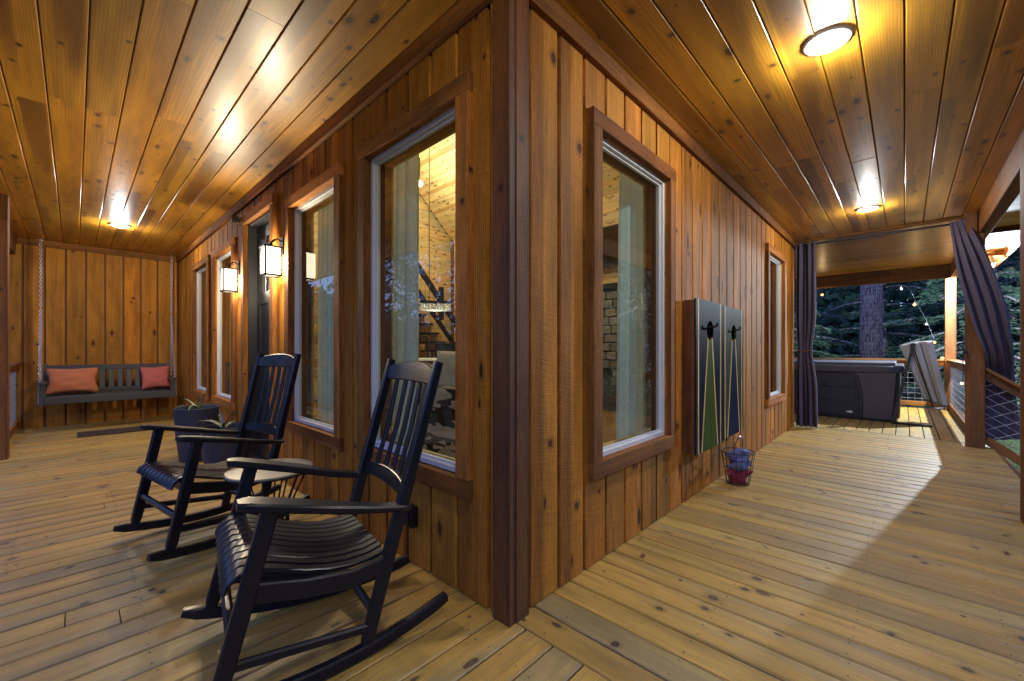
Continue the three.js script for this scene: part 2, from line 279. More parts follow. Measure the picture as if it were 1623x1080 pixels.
{
  const wl = new THREE.Group(); wl.name = 'wall'; cabin.add(wl);
  part('sheathing', sheathing(BX - .1, -.024, 2.78, holesL, (x0, x1, y0, y1) => box(x0, x1, y0, y1, -.15, -.024)), M.sheath, wl);
  sideWall(wl, BX, -.0, TOPY, holesL, Q.wallZ, (x, y) => [x, y, 0], .2, -.127 + .2155);
  stick('top_trim', wl, M.trim, [BX + .03, CEIL - .05, .0175], [-.0, CEIL - .05, .0175], .035, .095, [0, 1, 0]);
  const wr = new THREE.Group(); wr.name = 'wall'; cabin.add(wr);
  part('sheathing', sheathing(BZ, -.15, 2.78, holesR, (z0, z1, y0, y1) => box(-.15, -.024, y0, y1, z0, z1)), M.sheath, wr);
  sideWall(wr, BZ, -.0, TOPY, holesR, Q.wallX, (z, y) => [0, y, z], .2, -.13 + .2155);
  stick('top_trim', wr, M.trim, [.0175, CEIL - .05, -.0], [.0175, CEIL - .05, BZ], .035, .095, [0, 1, 0]);
  // corner boards
  stick('corner_board', wl, M.corner, [-.031, 0.003, .001], [-.031, CEIL - .004, .001], .102, .038, [0, 0, 1]);
  stick('corner_board', wr, M.corner, [.001, 0.003, -.0625], [.001, CEIL - .004, -.0625], .085, .042, [1, 0, 0]);
  stick('corner_board', wr, M.trim, [-.04, 0.003, BZ - .01], [-.04, CEIL - .004, BZ - .01], .1, .03, [0, 0, 1]);
  stick('corner_board', wl, M.trim, [BX + .015, .003, .012], [BX + .015, CEIL - .1, .012], .03, .03, [0, 0, 1]);
  // end wall behind the swing
  const we = new THREE.Group(); we.name = 'wall'; cabin.add(we);
  part('sheathing', [box(BX - .15, BX - .024, -.2, 2.78, -.02, 2.1)], M.sheath, we);
  for (let z = .043 + .2155 * 9; z > .0; z -= .2125) { const a = z - .2125 + .011, b = z - .011; if (a > 2.0) continue; const z0 = Math.max(.002, a), z1 = Math.min(2.08, b); if (z1 - z0 < .02) continue; const m = lay('siding_board', we, M.siding, Q.wallX, [BX, TOPY / 2, (z0 + z1) / 2], TOPY - .006, z1 - z0, .022, .004, .2); m.position.y = TOPY / 2; }
  stick('top_trim', we, M.trim, [BX + .0175, CEIL - .05, .04], [BX + .0175, CEIL - .05, 1.82], .035, .095, [0, 1, 0]);
  // upper storey and roof, hidden above the porch roof
  const up = new THREE.Group(); up.name = 'upper_wall'; cabin.add(up);
  part('sheathing', [box(BX - .1, 0, 2.79, HOUSE_TOP, -.15, 0), box(-.15, 0, 2.79, HOUSE_TOP, BZ, -.152), box(BX - .1, -.152, -.2, HOUSE_TOP, BZ - .001, BZ + .12), box(BX - .1, BX + .02, -.2, HOUSE_TOP, BZ + .122, -.152)], M.sheath, up);
  for (const x of [BX - .1, -.12]) { const s = new THREE.Shape([new THREE.Vector2(0, HOUSE_TOP + .002), new THREE.Vector2(BZ, HOUSE_TOP + .002), new THREE.Vector2(BZ / 2, HOUSE_TOP + 2.9)]); const g = new THREE.ExtrudeGeometry(s, { depth: .1, bevelEnabled: false }).toNonIndexed(); g.rotateY(Math.PI / 2); g.scale(1, 1, -1); const pa = g.attributes.position.array; for (let i = 0; i < pa.length; i += 9) for (let k = 0; k < 3; k++) { const t = pa[i + 3 + k]; pa[i + 3 + k] = pa[i + 6 + k]; pa[i + 6 + k] = t; } g.translate(x, 0, 0); g.computeVertexNormals(); part('gable', g, M.sheath, up); }
  const slope = 2.9 / (BZ / -2);
  const rf = (sgn) => { const z0 = sgn > 0 ? .4 : BZ - .4, y0 = HOUSE_TOP - .4 * slope; return rail([[(BX) / 2, y0 + .16, z0], [BX / 2, HOUSE_TOP + 2.9 + .2, BZ / 2]], 8.9, .1, { up: [0, 1, 0] }); };
  part('roof', [rf(1), rf(-1)], flat(.03, .03, .033, .8), cabin);
}
// windows
function windowAt(a, b, onX) {
  const w = new THREE.Group(); w.name = 'window'; cabin.add(w);
  const P = (s, y, d) => onX ? [d, y, s] : [s, y, d], up = onX ? [1, 0, 0] : [0, 0, 1], t = .058, dz = PR - t / 2;
  const seg = (n, m, s0, y0, s1, y1, wd) => stick(n, w, m, P(s0, y0, dz), P(s1, y1, dz), wd, t, up);
  seg('head_trim', M.trim, a, (HEADB + HEADT) / 2, b, (HEADB + HEADT) / 2, HEADT - HEADB);
  seg('sill_trim', M.trim, a, (SY0 + SILL) / 2, b, (SY0 + SILL) / 2, SILL - SY0);
  seg('side_trim', M.trim, a + TW / 2, SILL + .001, a + TW / 2, HEADB - .001, TW - .002); seg('side_trim', M.trim, b - TW / 2, SILL + .001, b - TW / 2, HEADB - .001, TW - .002);
  const i0 = a + TW, i1 = b - TW, F = .025, bx = (s0, s1, y0, y1, d0, d1) => onX ? box(d0, d1, y0, y1, s0, s1) : box(s0, s1, y0, y1, d0, d1);
  part('frame', [bx(i0, i1, SILL, SILL + F, -.06, -.012), bx(i0, i1, HEADB - F, HEADB, -.06, -.012), bx(i0, i0 + F, SILL + F, HEADB - F, -.06, -.012), bx(i1 - F, i1, SILL + F, HEADB - F, -.06, -.012)], M.vinyl, w);
  part('sash', [bx(i0 + F, i1 - F, SILL + F, SILL + F + .014, -.05, -.03), bx(i0 + F, i1 - F, HEADB - F - .014, HEADB - F, -.05, -.03), bx(i0 + F, i0 + F + .014, SILL + F + .014, HEADB - F - .014, -.05, -.03), bx(i1 - F - .014, i1 - F, SILL + F + .014, HEADB - F - .014, -.05, -.03)], M.vinyl, w);
  part('inner_casing', [bx(i0 - .08, i1 + .08, SILL - .09, SILL, -.18, -.152), bx(i0 - .08, i1 + .08, HEADB, HEADB + .09, -.17, -.152), bx(i0 - .08, i0, SILL, HEADB, -.17, -.152), bx(i1, i1 + .08, SILL, HEADB, -.17, -.152), bx(i0, i1, SILL - .012, SILL, -.152, -.062)], M.inter, w);
  const g = new THREE.PlaneGeometry(i1 - i0 - 2 * F - .02, HEADB - SILL - 2 * F - .02); if (onX) g.rotateY(Math.PI / 2);
  part('pane', g, M.glass, w, P((i0 + i1) / 2, (SILL + HEADB) / 2, -.038));
  return w;
}
for (const [a, b] of WINL) windowAt(a, b, false);
for (const [a, b] of WINR) windowAt(a, b, true);
// front door
{
  const d = new THREE.Group(); d.name = 'door'; cabin.add(d); const [a, b] = DOOR, t = .058, dz = PR - t / 2, up = [0, 0, 1];
  stick('head_trim', d, M.trim, [a - .01, 2.505, dz + .004], [b + .01, 2.505, dz + .004], .09, t + .008, up);
  stick('side_trim', d, M.trim, [a + TW / 2, .004, dz], [a + TW / 2, 2.459, dz], TW - .002, t, up); stick('side_trim', d, M.trim, [b - TW / 2, .004, dz], [b - TW / 2, 2.459, dz], TW - .002, t, up);
  const i0 = a + TW, i1 = b - TW, paint = flat(.018, .019, .022, .38);
  part('jamb', [box(i0, i0 + .03, .02, 2.43, -.15, -.006), box(i1 - .03, i1, .02, 2.43, -.15, -.006), box(i0, i1, 2.43, 2.46, -.15, -.006)], paint, d);
  part('threshold', [box(i0, i1, 0, .02, -.15, .02)], M.steel, d);
  const x0 = i0 + .031, x1 = i1 - .031, f0 = -.125, f1 = -.085, st = .11, bx = [];
  bx.push(box(x0, x0 + st, .025, 2.428, f0, f1), box(x1 - st, x1, .025, 2.428, f0, f1), box(x0 + st, x1 - st, 2.30, 2.428, f0, f1), box(x0 + st, x1 - st, 1.62, 1.74, f0, f1), box(x0 + st, x1 - st, .025, .25, f0, f1));
  const mx = (x0 + x1) / 2; bx.push(box(mx - .04, mx + .04, .25, 1.62, f0, f1));
  part('stile_and_rail', bx, paint, d);
  for (const [p, q] of [[x0 + st, mx - .04], [mx + .04, x1 - st]]) part('panel', box(p, q, .25, 1.62, f0 + .012, f1 - .014), paint, d);
  for (let k = 0; k < 3; k++) { const wv = (x1 - x0 - 2 * st) / 3; part('pane', box(x0 + st + k * wv + .008, x0 + st + (k + 1) * wv - .008, 1.745, 2.295, -.108, -.102), flat(.25, .28, .32, .15), d); }
  part('muntin', [1, 2].map(k => { const wv = (x1 - x0 - 2 * st) / 3; return box(x0 + st + k * wv - .008, x0 + st + k * wv + .008, 1.742, 2.298, f0, f1); }), paint, d);
  part('handle', [tube([[x1 - .06, 1.0, f1], [x1 - .06, 1.0, f1 + .05], [x1 - .12, 1.0, f1 + .055]], .009), cyl(.026, .026, .012, 20, 0, 0, 0).rotateX(Math.PI / 2).translate(x1 - .06, 1.0, f1 + .006)], M.iron, d);
}
// ---- interior shell
{
  const fl = new THREE.Group(); fl.name = 'interior_floor'; cabin.add(fl);
  for (let z = -.16 - .08; z > BZ + .12; z -= .16) lay('floor_plank', fl, M.intFloor, Q.deckX, [(BX - .15) / 2, .03, z], -BX - .2 > 3.9 ? 7.6 : 3.9, .157, .02, .002, .137);
  const iw = new THREE.Group(); iw.name = 'interior_wall'; cabin.add(iw); // gable wall far away, boards laid level
  for (let y = .05; y < 6.8; y += .165) { const half = y > HOUSE_TOP ? (HOUSE_TOP + 2.85 - y) / 2.9 * 3.0 : 3.0; if (half > .1) { const m = lay('wall_plank', iw, M.inter, Q.hX, [BX + .03 + rr(0, .003), y + .08, BZ / 2], half * 2 + (y > HOUSE_TOP - .1 ? .22 : -.1), .162, .01, .004, .17); } }
  const iz = new THREE.Group(); iz.name = 'interior_wall'; cabin.add(iz); // rear wall
  for (let y = .05; y < HOUSE_TOP; y += .165) lay('wall_plank', iz, M.inter, Q.hZ, [BX / 2, y + .08, BZ + .135 + rr(0, .003)], 7.6, .162, .01, .004, .17);
  part('lining', [box(BX + .1, -.16, 2.8, HOUSE_TOP, -.16, -.152), box(-.16, -.152, 2.8, HOUSE_TOP, BZ + .15, -.17)], M.inter, iz);
  part('lining', sheathing(BX + .05, -.16, 2.8, holesL, (x0, x1, y0, y1) => box(x0, x1, Math.max(.03, y0), y1, -.156, -.151)), M.inter, iz);
  part('lining', sheathing(BZ + .16, -.16, 2.8, holesR, (z0, z1, y0, y1) => box(-.156, -.151, Math.max(.03, y0), y1, z0, z1)), M.inter, iz);
  const ic = new THREE.Group(); ic.name = 'interior_ceiling'; cabin.add(ic); // both slopes of the vault, boards along x
  const an = Math.atan2(2.9, 3.04), L = Math.hypot(2.9, 3.04);
  for (const s of [1, -1]) for (let d = .09; d < L; d += .17) {
    const z = s > 0 ? -Math.cos(an) * d : BZ + Math.cos(an) * d, y = HOUSE_TOP + Math.sin(an) * d - .02;
    const m = lay('ceiling_plank', ic, M.inter, new THREE.Quaternion(), [BX / 2, y, z], 7.75, .166, .012, .004, .17);
    const nrm = V(0, -Math.cos(an), s > 0 ? -Math.sin(an) : Math.sin(an)); m.quaternion.copy(basis([1, 0, 0], nrm.toArray(), V(1, 0, 0).cross(nrm).toArray()));
  }
}
// ---- porch posts and beams
const PG = 'posts and beams carrying the porch roof';
function post(x, z, label, mt = M.post) { const g = thing('porch_post', label, 'post', [x, 0, z], PG); stick('shaft', g, mt, [0, .002, 0], [0, 2.5 - .002, 0], .15, .15, [0, 0, 1], .008); return g; }
const P1 = post(1.805, -6.045, 'reddish square timber porch post beside the tied back curtain');
stick('upper_shaft', P1, M.post, [-.03, 2.5, 0], [-.03, CEIL - .002, 0], .09, .148, [0, 0, 1], .004);
const P0 = post(1.845, -3.08, 'square timber porch post at the near side of the stair opening');
const PF = post(1.83, -10.12, 'floodlit timber post at the rear deck corner');
const PL = post(-5.665, 1.805, 'square timber post at the end of the wire railing near the swing');
stick('upper_shaft', PL, M.post, [0, 2.5, -.03], [0, CEIL - .002, -.03], .148, .09, [0, 0, 1], .004);
function beam(p0, p1, label) { const g = thing('porch_beam', label, 'beam', [0, 0, 0], PG); stick('timber', g, M.post, p0, p1, .1, .258, [0, 1, 0], .006); return g; }
beam([1.88, 2.631, 1.93], [1.88, 2.631, -6.32], 'long timber beam over the stair side of the right porch');
beam([1.88, 2.631, -6.325], [1.88, 2.631, -10.19], 'timber beam over the rear deck side railing');
beam([-8.0, 2.631, 1.88], [1.825, 2.631, 1.88], 'long timber beam over the swing side railing');
beam([-3.0, 2.631, -10.12], [1.825, 2.631, -10.12], 'dark timber beam above the hot tub facing the trees');
// end trim across the porch where the rear porch starts, soffit and fascia outside
{
  const g = thing('ceiling_trim', 'thin wood trim across the ceiling above the curtain rod', 'trim'); stick('batten', g, M.trim, [.04, CEIL - .014, -6.15], [1.72, CEIL - .014, -6.15], .05, .024, [0, 1, 0], .003);
  const e = thing('roof_eave', 'rough grey board soffit and fascia outside the right beam', 'eave');
  const sm = woodMat('soffit', A_deck, .7, .001, { color: [.9, .95, 1.05] });
  for (let z = 1.8; z > -10.6; z -= .3) { const m = lay('soffit_board', e, sm, Q.ceilX, [2.165, 2.772, z - .15], .46, .296, .015, .003, .3); }
  for (const z of [-1.2, -3.2, -5.2, -7.2, -9.2]) stick('outlooker', e, M.post, [1.94, 2.735, z], [2.38, 2.735, z], .05, .07, [0, 1, 0]);
  stick('fascia', e, M.trim, [2.415, 2.75, 2.0], [2.415, 2.75, -10.65], .03, .18, [0, 1, 0]);
}
// ================================================================ lamps
const glow = (r, g, b) => { const m = new THREE.MeshStandardMaterial({ color: 0x111111, roughness: .4 }); m.emissive.setRGB(r, g, b); return m; };
function recessed(x, z, label, power) {
  const g = thing('recessed_light', label, 'ceiling light', [x, CEIL - .014, z], 'recessed porch ceiling lights');
  part('trim_ring', lathe([[.078, .004], [.082, -.002], [.1, .002], [.105, .010], [.105, .0135], [.078, .0135]], 40), flat(.75, .75, .75, .4), g);
  part('lens', lathe([[0, -.022], [.03, -.020], [.055, -.014], [.072, -.004], [.079, .006], [.079, .012], [0, .012]], 36), glow(7, 7.2, 7.4), g);
  const l = new THREE.PointLight(new THREE.Color(1, .98, .95), power); l.position.set(0, -.006, 0); l.castShadow = true; l.shadow.radius = 3; g.add(l);
}
const RP = 5.2;
recessed(.91, -1.445, 'bright round recessed light above the tall window by the corner post', RP);
recessed(.90, -4.97, 'bright round recessed light above the curtain end of the porch', RP);
recessed(-6.18, .847, 'bright round recessed light above the porch swing', RP);
recessed(.90, .85, 'round recessed light at the corner of the porch ceiling', RP * .55);

function lantern(x, label) {
  const g = thing('wall_lantern', label, 'lantern', [x, 1.77, .012], 'black box lanterns beside the front door');
  const cz = .093, a = .062, fr = [];
  for (const sx of [-1, 1]) for (const sz of [-1, 1]) fr.push(box(sx * a - .006, sx * a + .006, .012, .236, cz + sz * a - .006, cz + sz * a + .006));
  part('frame', [...fr, box(-a - .008, a + .008, 0, .013, cz - a - .008, cz - a + .012), box(-a - .008, a + .008, 0, .013, cz + a - .012, cz + a + .008), box(-a - .008, -a + .012, 0, .013, cz - a + .012, cz + a - .012), box(a - .012, a + .008, 0, .013, cz - a + .012, cz + a - .012)], M.iron, g);
  part('cap', [box(-a - .012, a + .012, .236, .25, cz - a - .012, cz + a + .012), cyl(.012, .016, .03, 12, 0, .265, cz)], M.iron, g);
  part('backplate', box(-.045, .045, .19, .345, 0, .016), M.iron, g);
  part('arm', [tube([[0, .31, .014], [0, .325, .05], [0, .30, .085], [0, .28, cz]], .006, 20), tube([[-.04, .285, cz + .02], [-.015, .30, cz + .02], [.0, .285, cz], [.03, .302, cz - .02], [.05, .29, cz - .025]], .004, 20)], M.iron, g);
  const gl = new THREE.BoxGeometry(2 * a - .014, .218, 2 * a - .014); part('frosted_glass', gl, glow(4.4, 3.8, 2.7), g, [0, .124, cz]);
  const l = new THREE.PointLight(new THREE.Color(1, .83, .58), 4.2); l.position.set(0, .12, cz); l.castShadow = true; l.shadow.radius = 2.2; g.add(l);
}
lantern(-2.70, 'lit black box lantern on the wall between the door and the near window');
lantern(-4.09, 'lit black box lantern on the far side of the front door');

// floodlight outside the rear railing
{
  const g = thing('flood_light', 'glaring white floodlight under the eave behind the curtain', 'floodlight', [2.24, 2.57, -9.2]);
  part('bracket', [box(-.02, .02, .10, .18, -.02, .02), cyl(.05, .05, .02, 20, 0, .185, 0)], M.vinyl, g);
  part('housing', lathe([[0, .12], [.03, .12], [.045, .06], [.06, .0], [.058, -.005]], 24), M.vinyl, g);
  part('lamp', new THREE.SphereGeometry(.05, 20, 12), glow(9, 10, 12), g, [0, -.02, 0]);
  const l = new THREE.PointLight(new THREE.Color(.76, .88, 1), 80); l.position.set(0, -.03, 0); l.castShadow = true; l.shadow.radius = 1.0; g.add(l);
}
// interior lamps
function roomLamp(x, y, z, I, label, name = 'room_lamp') { const g = thing(name, label, 'lamp', [x, y, z]); part('bulb', new THREE.SphereGeometry(.07, 20, 14), glow(8, 7, 5), g); part('stem', cyl(.012, .012, .5, 10, 0, .31, 0), M.iron, g); const l = new THREE.PointLight(new THREE.Color(1, .9, .72), I); l.castShadow = true; l.shadow.radius = 3; g.add(l); }
roomLamp(-6.44, 4.75, -3.9, 17, 'glowing lamp under the vaulted indoor ceiling seen through the near window');
roomLamp(-3.0, 4.6, -3.0, 12, 'indoor lamp hanging in the middle of the vaulted living room');

// ================================================================ rocking chairs
function rocker(label, pos, yaw, pitch) {
  const g = thing('rocking_chair', label, 'rocking chair', pos, 'black wooden rocking chairs'); g.rotation.set(-pitch, yaw, 0, 'YXZ');
  const m = M.paint, R = 1.7, c0 = .07;
  for (const s of [-1, 1]) {
    const pts = [], ws = [], hs = [];
    for (let i = 0; i <= 18; i++) { const r = -.36 + .91 * i / 18, w = .245 + .06 * (r - 0) / .5; const e = Math.min(1, Math.min(i, 18 - i) / 1 + .55); pts.push(V(s * w, (r - c0) * (r - c0) / (2 * R) + .024, r)); ws.push(.036); hs.push(.047 * (i === 18 ? .6 : i === 0 ? .8 : 1)); }
    part('rocker', rail(pts, ws, hs, { bevel: .006 }), m, g);
    part('rear_post', rail([[s * .243, .018, 0.005], [s * .243, .06, -.012], [s * .247, .36, -.092], [s * .252, .56, -.148], [s * .262, 1.096, -.295]], [.022, .034, .036, .036, .032], [.026, .045, .048, .048, .036], { up: [0, 0, 1], bevel: .006 }), m, g);
    part('front_leg', rail([[s * .297, .062, .462], [s * .297, .12, .448], [s * .303, .36, .385], [s * .308, .652, .312]], [.024, .034, .036, .036], [.03, .05, .052, .05], { up: [0, 0, 1], bevel: .006 }), m, g);
    part('arm', rail([[s * .256, .527, -.165], [s * .268, .556, -.03], [s * .29, .60, .12], [s * .297, .645, .28], [s * .298, .668, .37], [s * .298, .672, .402]], [.05, .062, .09, .098, .09, .06], [.024, .026, .028, .028, .028, .024], { bevel: .007 }), m, g);
    part('seat_rail', rail([[s * .246, .328, -.085], [s * .262, .318, .05], [s * .28, .345, .2], [s * .298, .395, .38]], .026, .062, { bevel: .005 }), m, g);
    part('side_stretcher', rail([[s * .247, .105, -.028], [s * .299, .185, .43]], .022, .032, { bevel: .007 }), m, g);
  }
  const prof = [[-.085, .362], [-.03, .352], [.05, .352], [.13, .366], [.21, .392], [.29, .425], [.35, .447], [.395, .446], [.425, .428], [.437, .402]];
  const N = 10; for (let k = 0; k < N; k++) {
    const f = (k + .5) / N * 2 - 1, pts = prof.map(([r, y]) => V(f * (.228 + .062 * (r + .085) / .5), y, r));
    part('seat_slat', rail(pts, prof.map(([r]) => (.228 + .062 * (r + .085) / .5) * 2 / N - .008), .014, { bevel: .0035 }), m, g);
  }
  // curved crest and lower rail, five slats
  const at = y => -.0125 - .2575 * y, arch = (y, hgt, rise, name, bow) => { const pts = [], hs = []; for (let i = 0; i <= 12; i++) { const t = i / 12 * 2 - 1; pts.push(V(t * .245, y + (1 - t * t) * rise / 2, at(y) - (1 - t * t) * bow)); hs.push(hgt + (1 - t * t) * rise); } part(name, rail(pts, .022, hs, { up: [0, 1, -.26], bevel: .004 }), m, g); };
  arch(1.032, .066, .03, 'crest_rail', .03); arch(.575, .045, .022, 'lower_rail', .02);
  for (let k = 0; k < 5; k++) { const t = (k + 1) / 6 * 2 - 1, b = .03 * (1 - t * t); part('back_slat', rail([[t * .238, .60, at(.6) - b], [t * .24, .8, at(.8) - b - .008], [t * .245, 1.005, at(1.005) - b]], .034, .013, { up: [0, .26, 1], bevel: .004 }), m, g); }
  part('front_stretcher', rail([[-.296, .249, .415], [.296, .249, .415]], .03, .036, { bevel: .009 }), m, g);
  part('rear_stretcher', rail([[-.244, .15, -.035], [.244, .15, -.035]], .026, .034, { bevel: .008 }), m, g);
  part('seat_crossbar', [rail([[-.29, .385, .36], [.29, .385, .36]], .024, .05), rail([[-.245, .325, -.06], [.245, .325, -.06]], .024, .045)], m, g);
  return g;
}
rocker('black slatted rocking chair beside the outlet box, below the window nearest the corner post', [-.5014, .002, .4662], -.1686, 0);
rocker('black slatted rocking chair standing next to the dark planters', [-2.0028, .012, .4967], .1609, -.041);

// side table between the chairs
{
  const g = thing('side_table', 'round wire drum side table with pale top between the rocking chairs', 'side table', [-1.30, 0, .52]);
  const top = flat(.30, .26, .18, .35, { bumpMap: G_noise, bumpScale: .0005 });
  part('tabletop', lathe([[0, .488], [.2, .488], [.208, .492], [.21, .498], [.206, .504], [0, .505]], 48), top, g);
  const ring = (r, y, t) => { const t2 = new THREE.TorusGeometry(r, t, 8, 48).toNonIndexed(); t2.rotateX(Math.PI / 2); t2.translate(0, y, 0); return t2; };
  part('rim', ring(.205, .489, .006), M.iron, g); part('base_ring', ring(.19, .007, .006), M.iron, g); part('waist_ring', ring(.085, .23, .005), M.iron, g);
  for (let k = 0; k < 14; k++) { const a = k / 14 * Math.PI * 2; part('wire', tube([[Math.cos(a) * .185, .486, Math.sin(a) * .185], [Math.cos(a) * .115, .33, Math.sin(a) * .115], [Math.cos(a) * .086, .23, Math.sin(a) * .086], [Math.cos(a) * .115, .12, Math.sin(a) * .115], [Math.cos(a) * .19, .01, Math.sin(a) * .19]], .0045, 14, 6), M.iron, g); }
}
// planters with young yucca plants
const potM = flat(.025, .031, .052, .5, { bumpMap: G_noise, bumpScale: .0006 }), soilM = flat(.03, .02, .014, .95, { bumpMap: G_noise, bumpScale: .01 });
function planter(x, z, h, r1, r0, label) {
  const g = thing('planter', label, 'planter', [x, 0, z], 'tall dark planters by the front door');
  part('pot', lathe([[0, .003], [r0 - .01, .003], [r0, .012], [(r0 + r1) / 2 + .006, h * .5], [r1, h - .008], [r1 + .002, h - .002], [r1 - .004, h], [r1 - .016, h - .003], [r1 - .02, h - .05]], 48), potM, g);
  part('soil', lathe([[r1 - .021, h - .05], [r1 * .6, h - .04], [0, h - .03]].reverse(), 32), soilM, g);
}
planter(-4.18, .37, .545, .195, .15, 'taller dark navy planter standing under the far windows'); planter(-3.36, .285, .44, .2, .155, 'shorter dark navy planter standing by the door');
const leafM = flat(.16, .22, .12, .5), leafM2 = flat(.28, .31, .22, .5);
function blade(len, w, droop, az, el) { // a channelled tapering leaf
  const pts = [], n = 9, pos = [], uv = [], rows = [];
  for (let i = 0; i <= n; i++) { const t = i / n, e = el - droop * t * t * 1.3; pts.push(i ? pts[i - 1].clone().add(V(Math.cos(az) * Math.cos(e), Math.sin(e), Math.sin(az) * Math.cos(e)).multiplyScalar(len / n)) : V(0, 0, 0)); const ww = w * Math.sin(Math.PI * Math.pow(Math.min(1, t * .94 + .06), .55)) * .5 + .0006, s = V(-Math.sin(az), 0, Math.cos(az)); rows.push([pts[i].clone().addScaledVector(s, -ww).add(V(0, ww * .5, 0)), pts[i].clone(), pts[i].clone().addScaledVector(s, ww).add(V(0, ww * .5, 0))]); }
  for (const off of [0, -.0022]) for (let i = 0; i < n; i++) for (let k = 0; k < 2; k++) { const q = [rows[i][k], rows[i][k + 1], rows[i + 1][k + 1], rows[i + 1][k]]; for (const j of off ? [0, 2, 1, 0, 3, 2] : [0, 1, 2, 0, 2, 3]) { pos.push(q[j].x, q[j].y + off, q[j].z); uv.push(i / n, k / 2); } }
  const g = new THREE.BufferGeometry(); g.setAttribute('position', new THREE.Float32BufferAttribute(pos, 3)); g.setAttribute('uv', new THREE.Float32BufferAttribute(uv, 2)); g.computeVertexNormals(); return g;
}
function yucca(x, y, z, label, leaves) { const g = thing('yucca_plant', label, 'plant', [x, y, z], 'small spiky plants in the planters'); for (const [l, w, d, a, e] of leaves) part('leaf', blade(l, w, d, a, e), rnd() < .5 ? leafM : leafM2, g); part('stem', cyl(.008, .014, .05, 10, 0, .005, 0), leafM, g); }
yucca(-4.18, .51, .37, 'spiky pale plant in the taller planter', [[.26, .035, .5, -.4, 1.1], [.26, .03, .9, 2.6, .9], [.24, .03, 1.3, 1.6, .7], [.22, .03, 1.2, -1.3, .8], [.28, .03, 1.5, 3.4, .5], [.24, .03, 1.2, .5, .7]]);
yucca(-3.40, .405, .30, 'spiky plant with upright tip in the shorter planter', [[.22, .045, .2, 1.2, 1.45], [.2, .04, .3, -1, 1.2], [.32, .026, 1.4, 2.6, .7], [.3, .024, 1.3, 2.0, .8], [.22, .03, 1.1, .3, .8], [.2, .03, 1.2, -2, .7], [.26, .024, 1.1, 3.1, 1.0]]);

// doormat
{ const S = 256, d = new Uint8Array(S * S * 4); for (let y = 0; y < S; y++) for (let x = 0; x < S; x++) { const n = noise(x / 2.2, y / 2.2, 81), l = Math.abs(Math.sin(x * .19) * Math.sin(y * .13 + x * .05)) > .55 && x > 60 ? .5 : 1, i = (y * S + x) * 4; d[i] = (60 + 30 * n) * l; d[i + 1] = (48 + 24 * n) * l; d[i + 2] = (34 + 18 * n) * l; d[i + 3] = 255; }
  const g = new RoundedBoxGeometry(.46, .012, .8, 2, .004).toNonIndexed(), t = tex(d, S, S, true); solo('door_mat', g, new THREE.MeshStandardMaterial({ map: t, roughness: .95, bumpMap: G_noise, bumpScale: .004 }), 'worn brown fibre mat lying in front of the porch swing', 'mat', [-6.8, .0085, .83]); }

// ================================================================ porch swing
{
  const g = thing('porch_swing', 'charcoal slatted bench swing hanging on chains at the end wall', 'porch swing', [-7.56, .44, .86]), m = M.swing, hw = .68;
  part('front_rail', rail([[.28, .0, -hw], [.28, .0, hw]], .03, .095, { bevel: .006 }), m, g);
  part('rear_rail', rail([[-.16, .03, -hw], [-.16, .03, hw]], .03, .07, { bevel: .006 }), m, g);
  for (let k = 0; k < 7; k++) { const x = -.12 + k * .062; part('seat_slat', rail([[x, .05 - .02 * Math.sin(k / 6 * Math.PI), -hw + .02], [x, .05 - .02 * Math.sin(k / 6 * Math.PI), hw - .02]], .052, .018, { bevel: .004 }), m, g); }
  for (const z of [-hw + .03, 0, hw - .03]) part('seat_bearer', rail([[-.16, .0, z], [.265, .0, z]], .03, .06), m, g);
  part('top_rail', rail([[-.215, .44, -hw], [-.215, .44, hw]], .032, .075, { bevel: .006 }), m, g);
  part('bottom_rail', rail([[-.185, .10, -hw + .03], [-.185, .10, hw - .03]], .03, .055, { bevel: .006 }), m, g);
  for (let k = 0; k < 13; k++) { const z = -hw + .075 + k * (2 * hw - .15) / 12; part('back_slat', rail([[-.187, .125, z], [-.212, .405, z]], .062, .014, { up: [1, 0, 0], bevel: .003 }), m, g); }
  for (const s of [-1, 1]) {
    part('back_post', rail([[-.17, -.03, s * hw], [-.222, .49, s * hw]], .04, .045, { up: [0, 0, 1] }), m, g);
    part('arm_post', rail([[.27, -.06, s * (hw + .012)], [.265, .235, s * (hw + .012)]], .03, .06, { up: [0, 0, 1] }), m, g);
    part('arm', rail([[-.2, .245, s * (hw + .012)], [.33, .245, s * (hw + .012)]], .085, .024, { bevel: .005 }), m, g);
    const link = (a, b, i) => { const L = V(...b).sub(V(...a)), len = L.length(), n = Math.round(len / .033), gs = []; const t = new THREE.TorusGeometry(.0125, .0034, 5, 10); for (let k = 0; k < n; k++) { const c = t.clone(); c.scale(1, 1.75, 1); c.rotateY(k % 2 ? Math.PI / 2 : 0); c.applyQuaternion(new THREE.Quaternion().setFromUnitVectors(V(0, 1, 0), L.clone().normalize())); c.translate(...V(...a).addScaledVector(L, (k + .5) / n).toArray()); gs.push(c); } return gs; };
    const Y = s * (hw + .045);
    part('chain', [...link([-.17, 1.3, Y], [-.17, 2.31, Y]), ...link([.26, -.05, Y], [-.17, 1.3, Y]), ...link([-.2, .0, Y], [-.17, 1.3, Y])], M.steel, g);
    part('eye_bolt', [new THREE.TorusGeometry(.014, .004, 6, 14).toNonIndexed().translate(-.17, 2.303, Y)], M.steel, g);
  }
}
